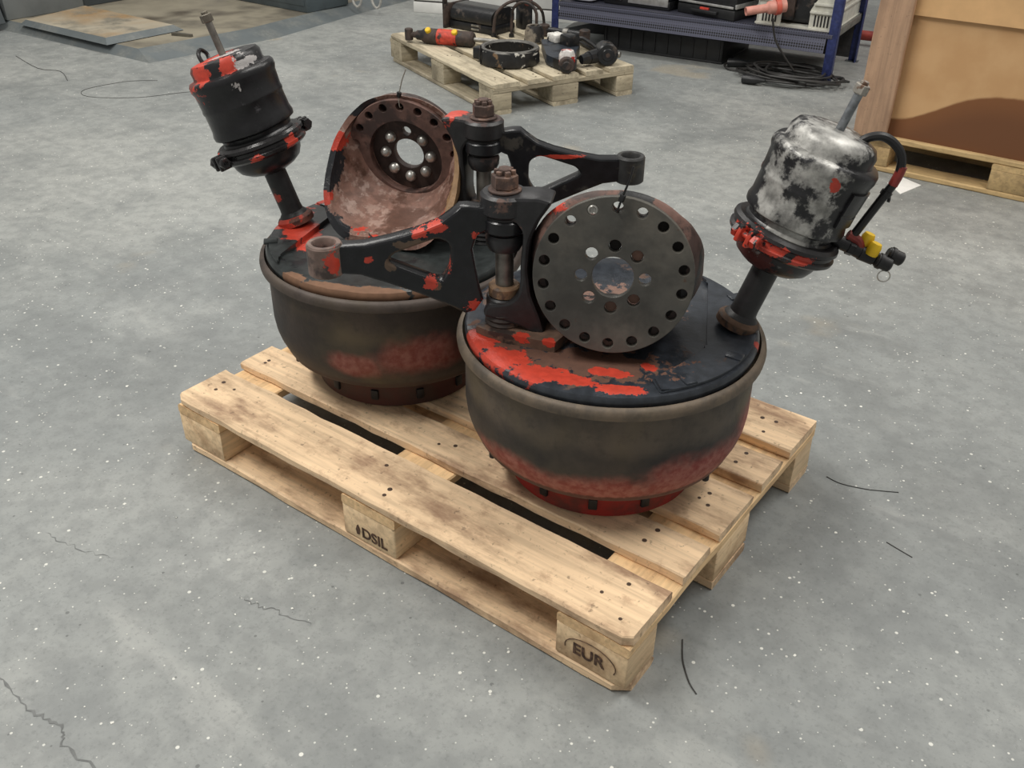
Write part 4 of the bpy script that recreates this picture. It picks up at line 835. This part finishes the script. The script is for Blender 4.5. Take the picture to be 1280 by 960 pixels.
CARD = card_mat(); CARD2 = plain('cardboard_lid', (214, 172, 122), .8, 0, .05, 8); CARD3 = plain('cardboard_inner', (150, 108, 70), .85, 0, .05, 8)
T = thing('cardboard_box', (.60, 2.915, .144), 0, 'big cardboard box with a wavy dark brown stain along its foot', 'box')
for nm, b_, mt in (('front_wall', (0, 1.1, 0, .006, 0, .54), CARD), ('left_wall', (0, .006, 0, .72, 0, .54), CARD2), ('right_wall', (1.094, 1.1, 0, .72, 0, .54), CARD2), ('back_wall', (0, 1.1, .714, .72, 0, .54), CARD2)):
    o_ = part_boxes(nm, mt, T, b_)
for nm, b_, mt in (('lid_front', (-.012, 1.112, -.020, -.012, .462, .8), CARD2), ('lid_left', (-.012, -.004, -.012, .735, .462, .8), CARD2), ('lid_right', (1.104, 1.112, -.012, .735, .462, .8), CARD2), ('lid_back', (-.012, 1.112, .727, .735, .462, .8), CARD2), ('lid_top', (-.012, 1.112, -.02, .735, .795, .802), CARD2)):
    part_boxes(nm, mt, T, b_)
T = thing('wooden_board', (.533, 2.855, .144), 0, 'upright wooden board standing against the end of the cardboard box', 'board')
bm = bmesh.new(); plank(bm, 1.0, .128, .030, .004, 12, .0015, 0, 77)
bmesh.ops.transform(bm, matrix=Matrix(((0, 1, 0, 0), (0, 0, 1, 0), (1, 0, 0, 0), (0, 0, 0, 1))), verts=bm.verts); fin(bm, 'board', wood('board_wood', (184, 150, 122), (136, 108, 88), 2, 9., .5), T, 50)
T = thing('paper_sheet', (.79, 2.78, 0), 0, 'white sheet of paper on the floor before the box pallet', 'paper')
bm = bmesh.new(); prism(bm, [(-.06, .0), (.02, -.09), (.055, .055), (-.035, .10)], 0, .002); fin(bm, 'sheet', plain('paper_white', (240, 240, 236), .7, 0, .02), T, 0)
# floor litter
WIRE = plain('wire_dark', (58, 58, 56), .6)
for pts, lab, r in (([(1.216, .18), (1.224, .165), (1.232, .15), (1.245, .13), (1.272, .1), (1.294, .085)], 'dark bent twig lying beside the branded pallet corner', .0014), ([(1.245, .811), (1.28, .806), (1.33, .82), (1.36, .835), (1.394, .854)], 'thin dark wire lying behind the pallet far corner', .0010), ([(1.427, .674), (1.45, .668), (1.484, .66)], 'short dark wire scrap on the open grey floor', .0010),
                ([(-2.79, 1.91), (-2.9, 1.80), (-2.93, 1.58), (-2.8, 1.52), (-2.6, 1.66), (-2.5, 1.86), (-2.4, 1.98)], 'thin wire loop on the floor before the steel platform', .0012), ([(-3.85, 1.73), (-3.5, 1.66), (-3.35, 1.7), (-3.15, 1.62)], 'long thin wire lying near the platform corner', .0015)):
    o = Vector((*pts[0], 0)); T = thing('wire_scrap', o, 0, lab, 'wire', 'wire scraps on the floor'); bm = bmesh.new(); tube(bm, [Vector((x, y, r))-o for x, y in pts], r, 6, 4); fin(bm, 'wire', WIRE, T)
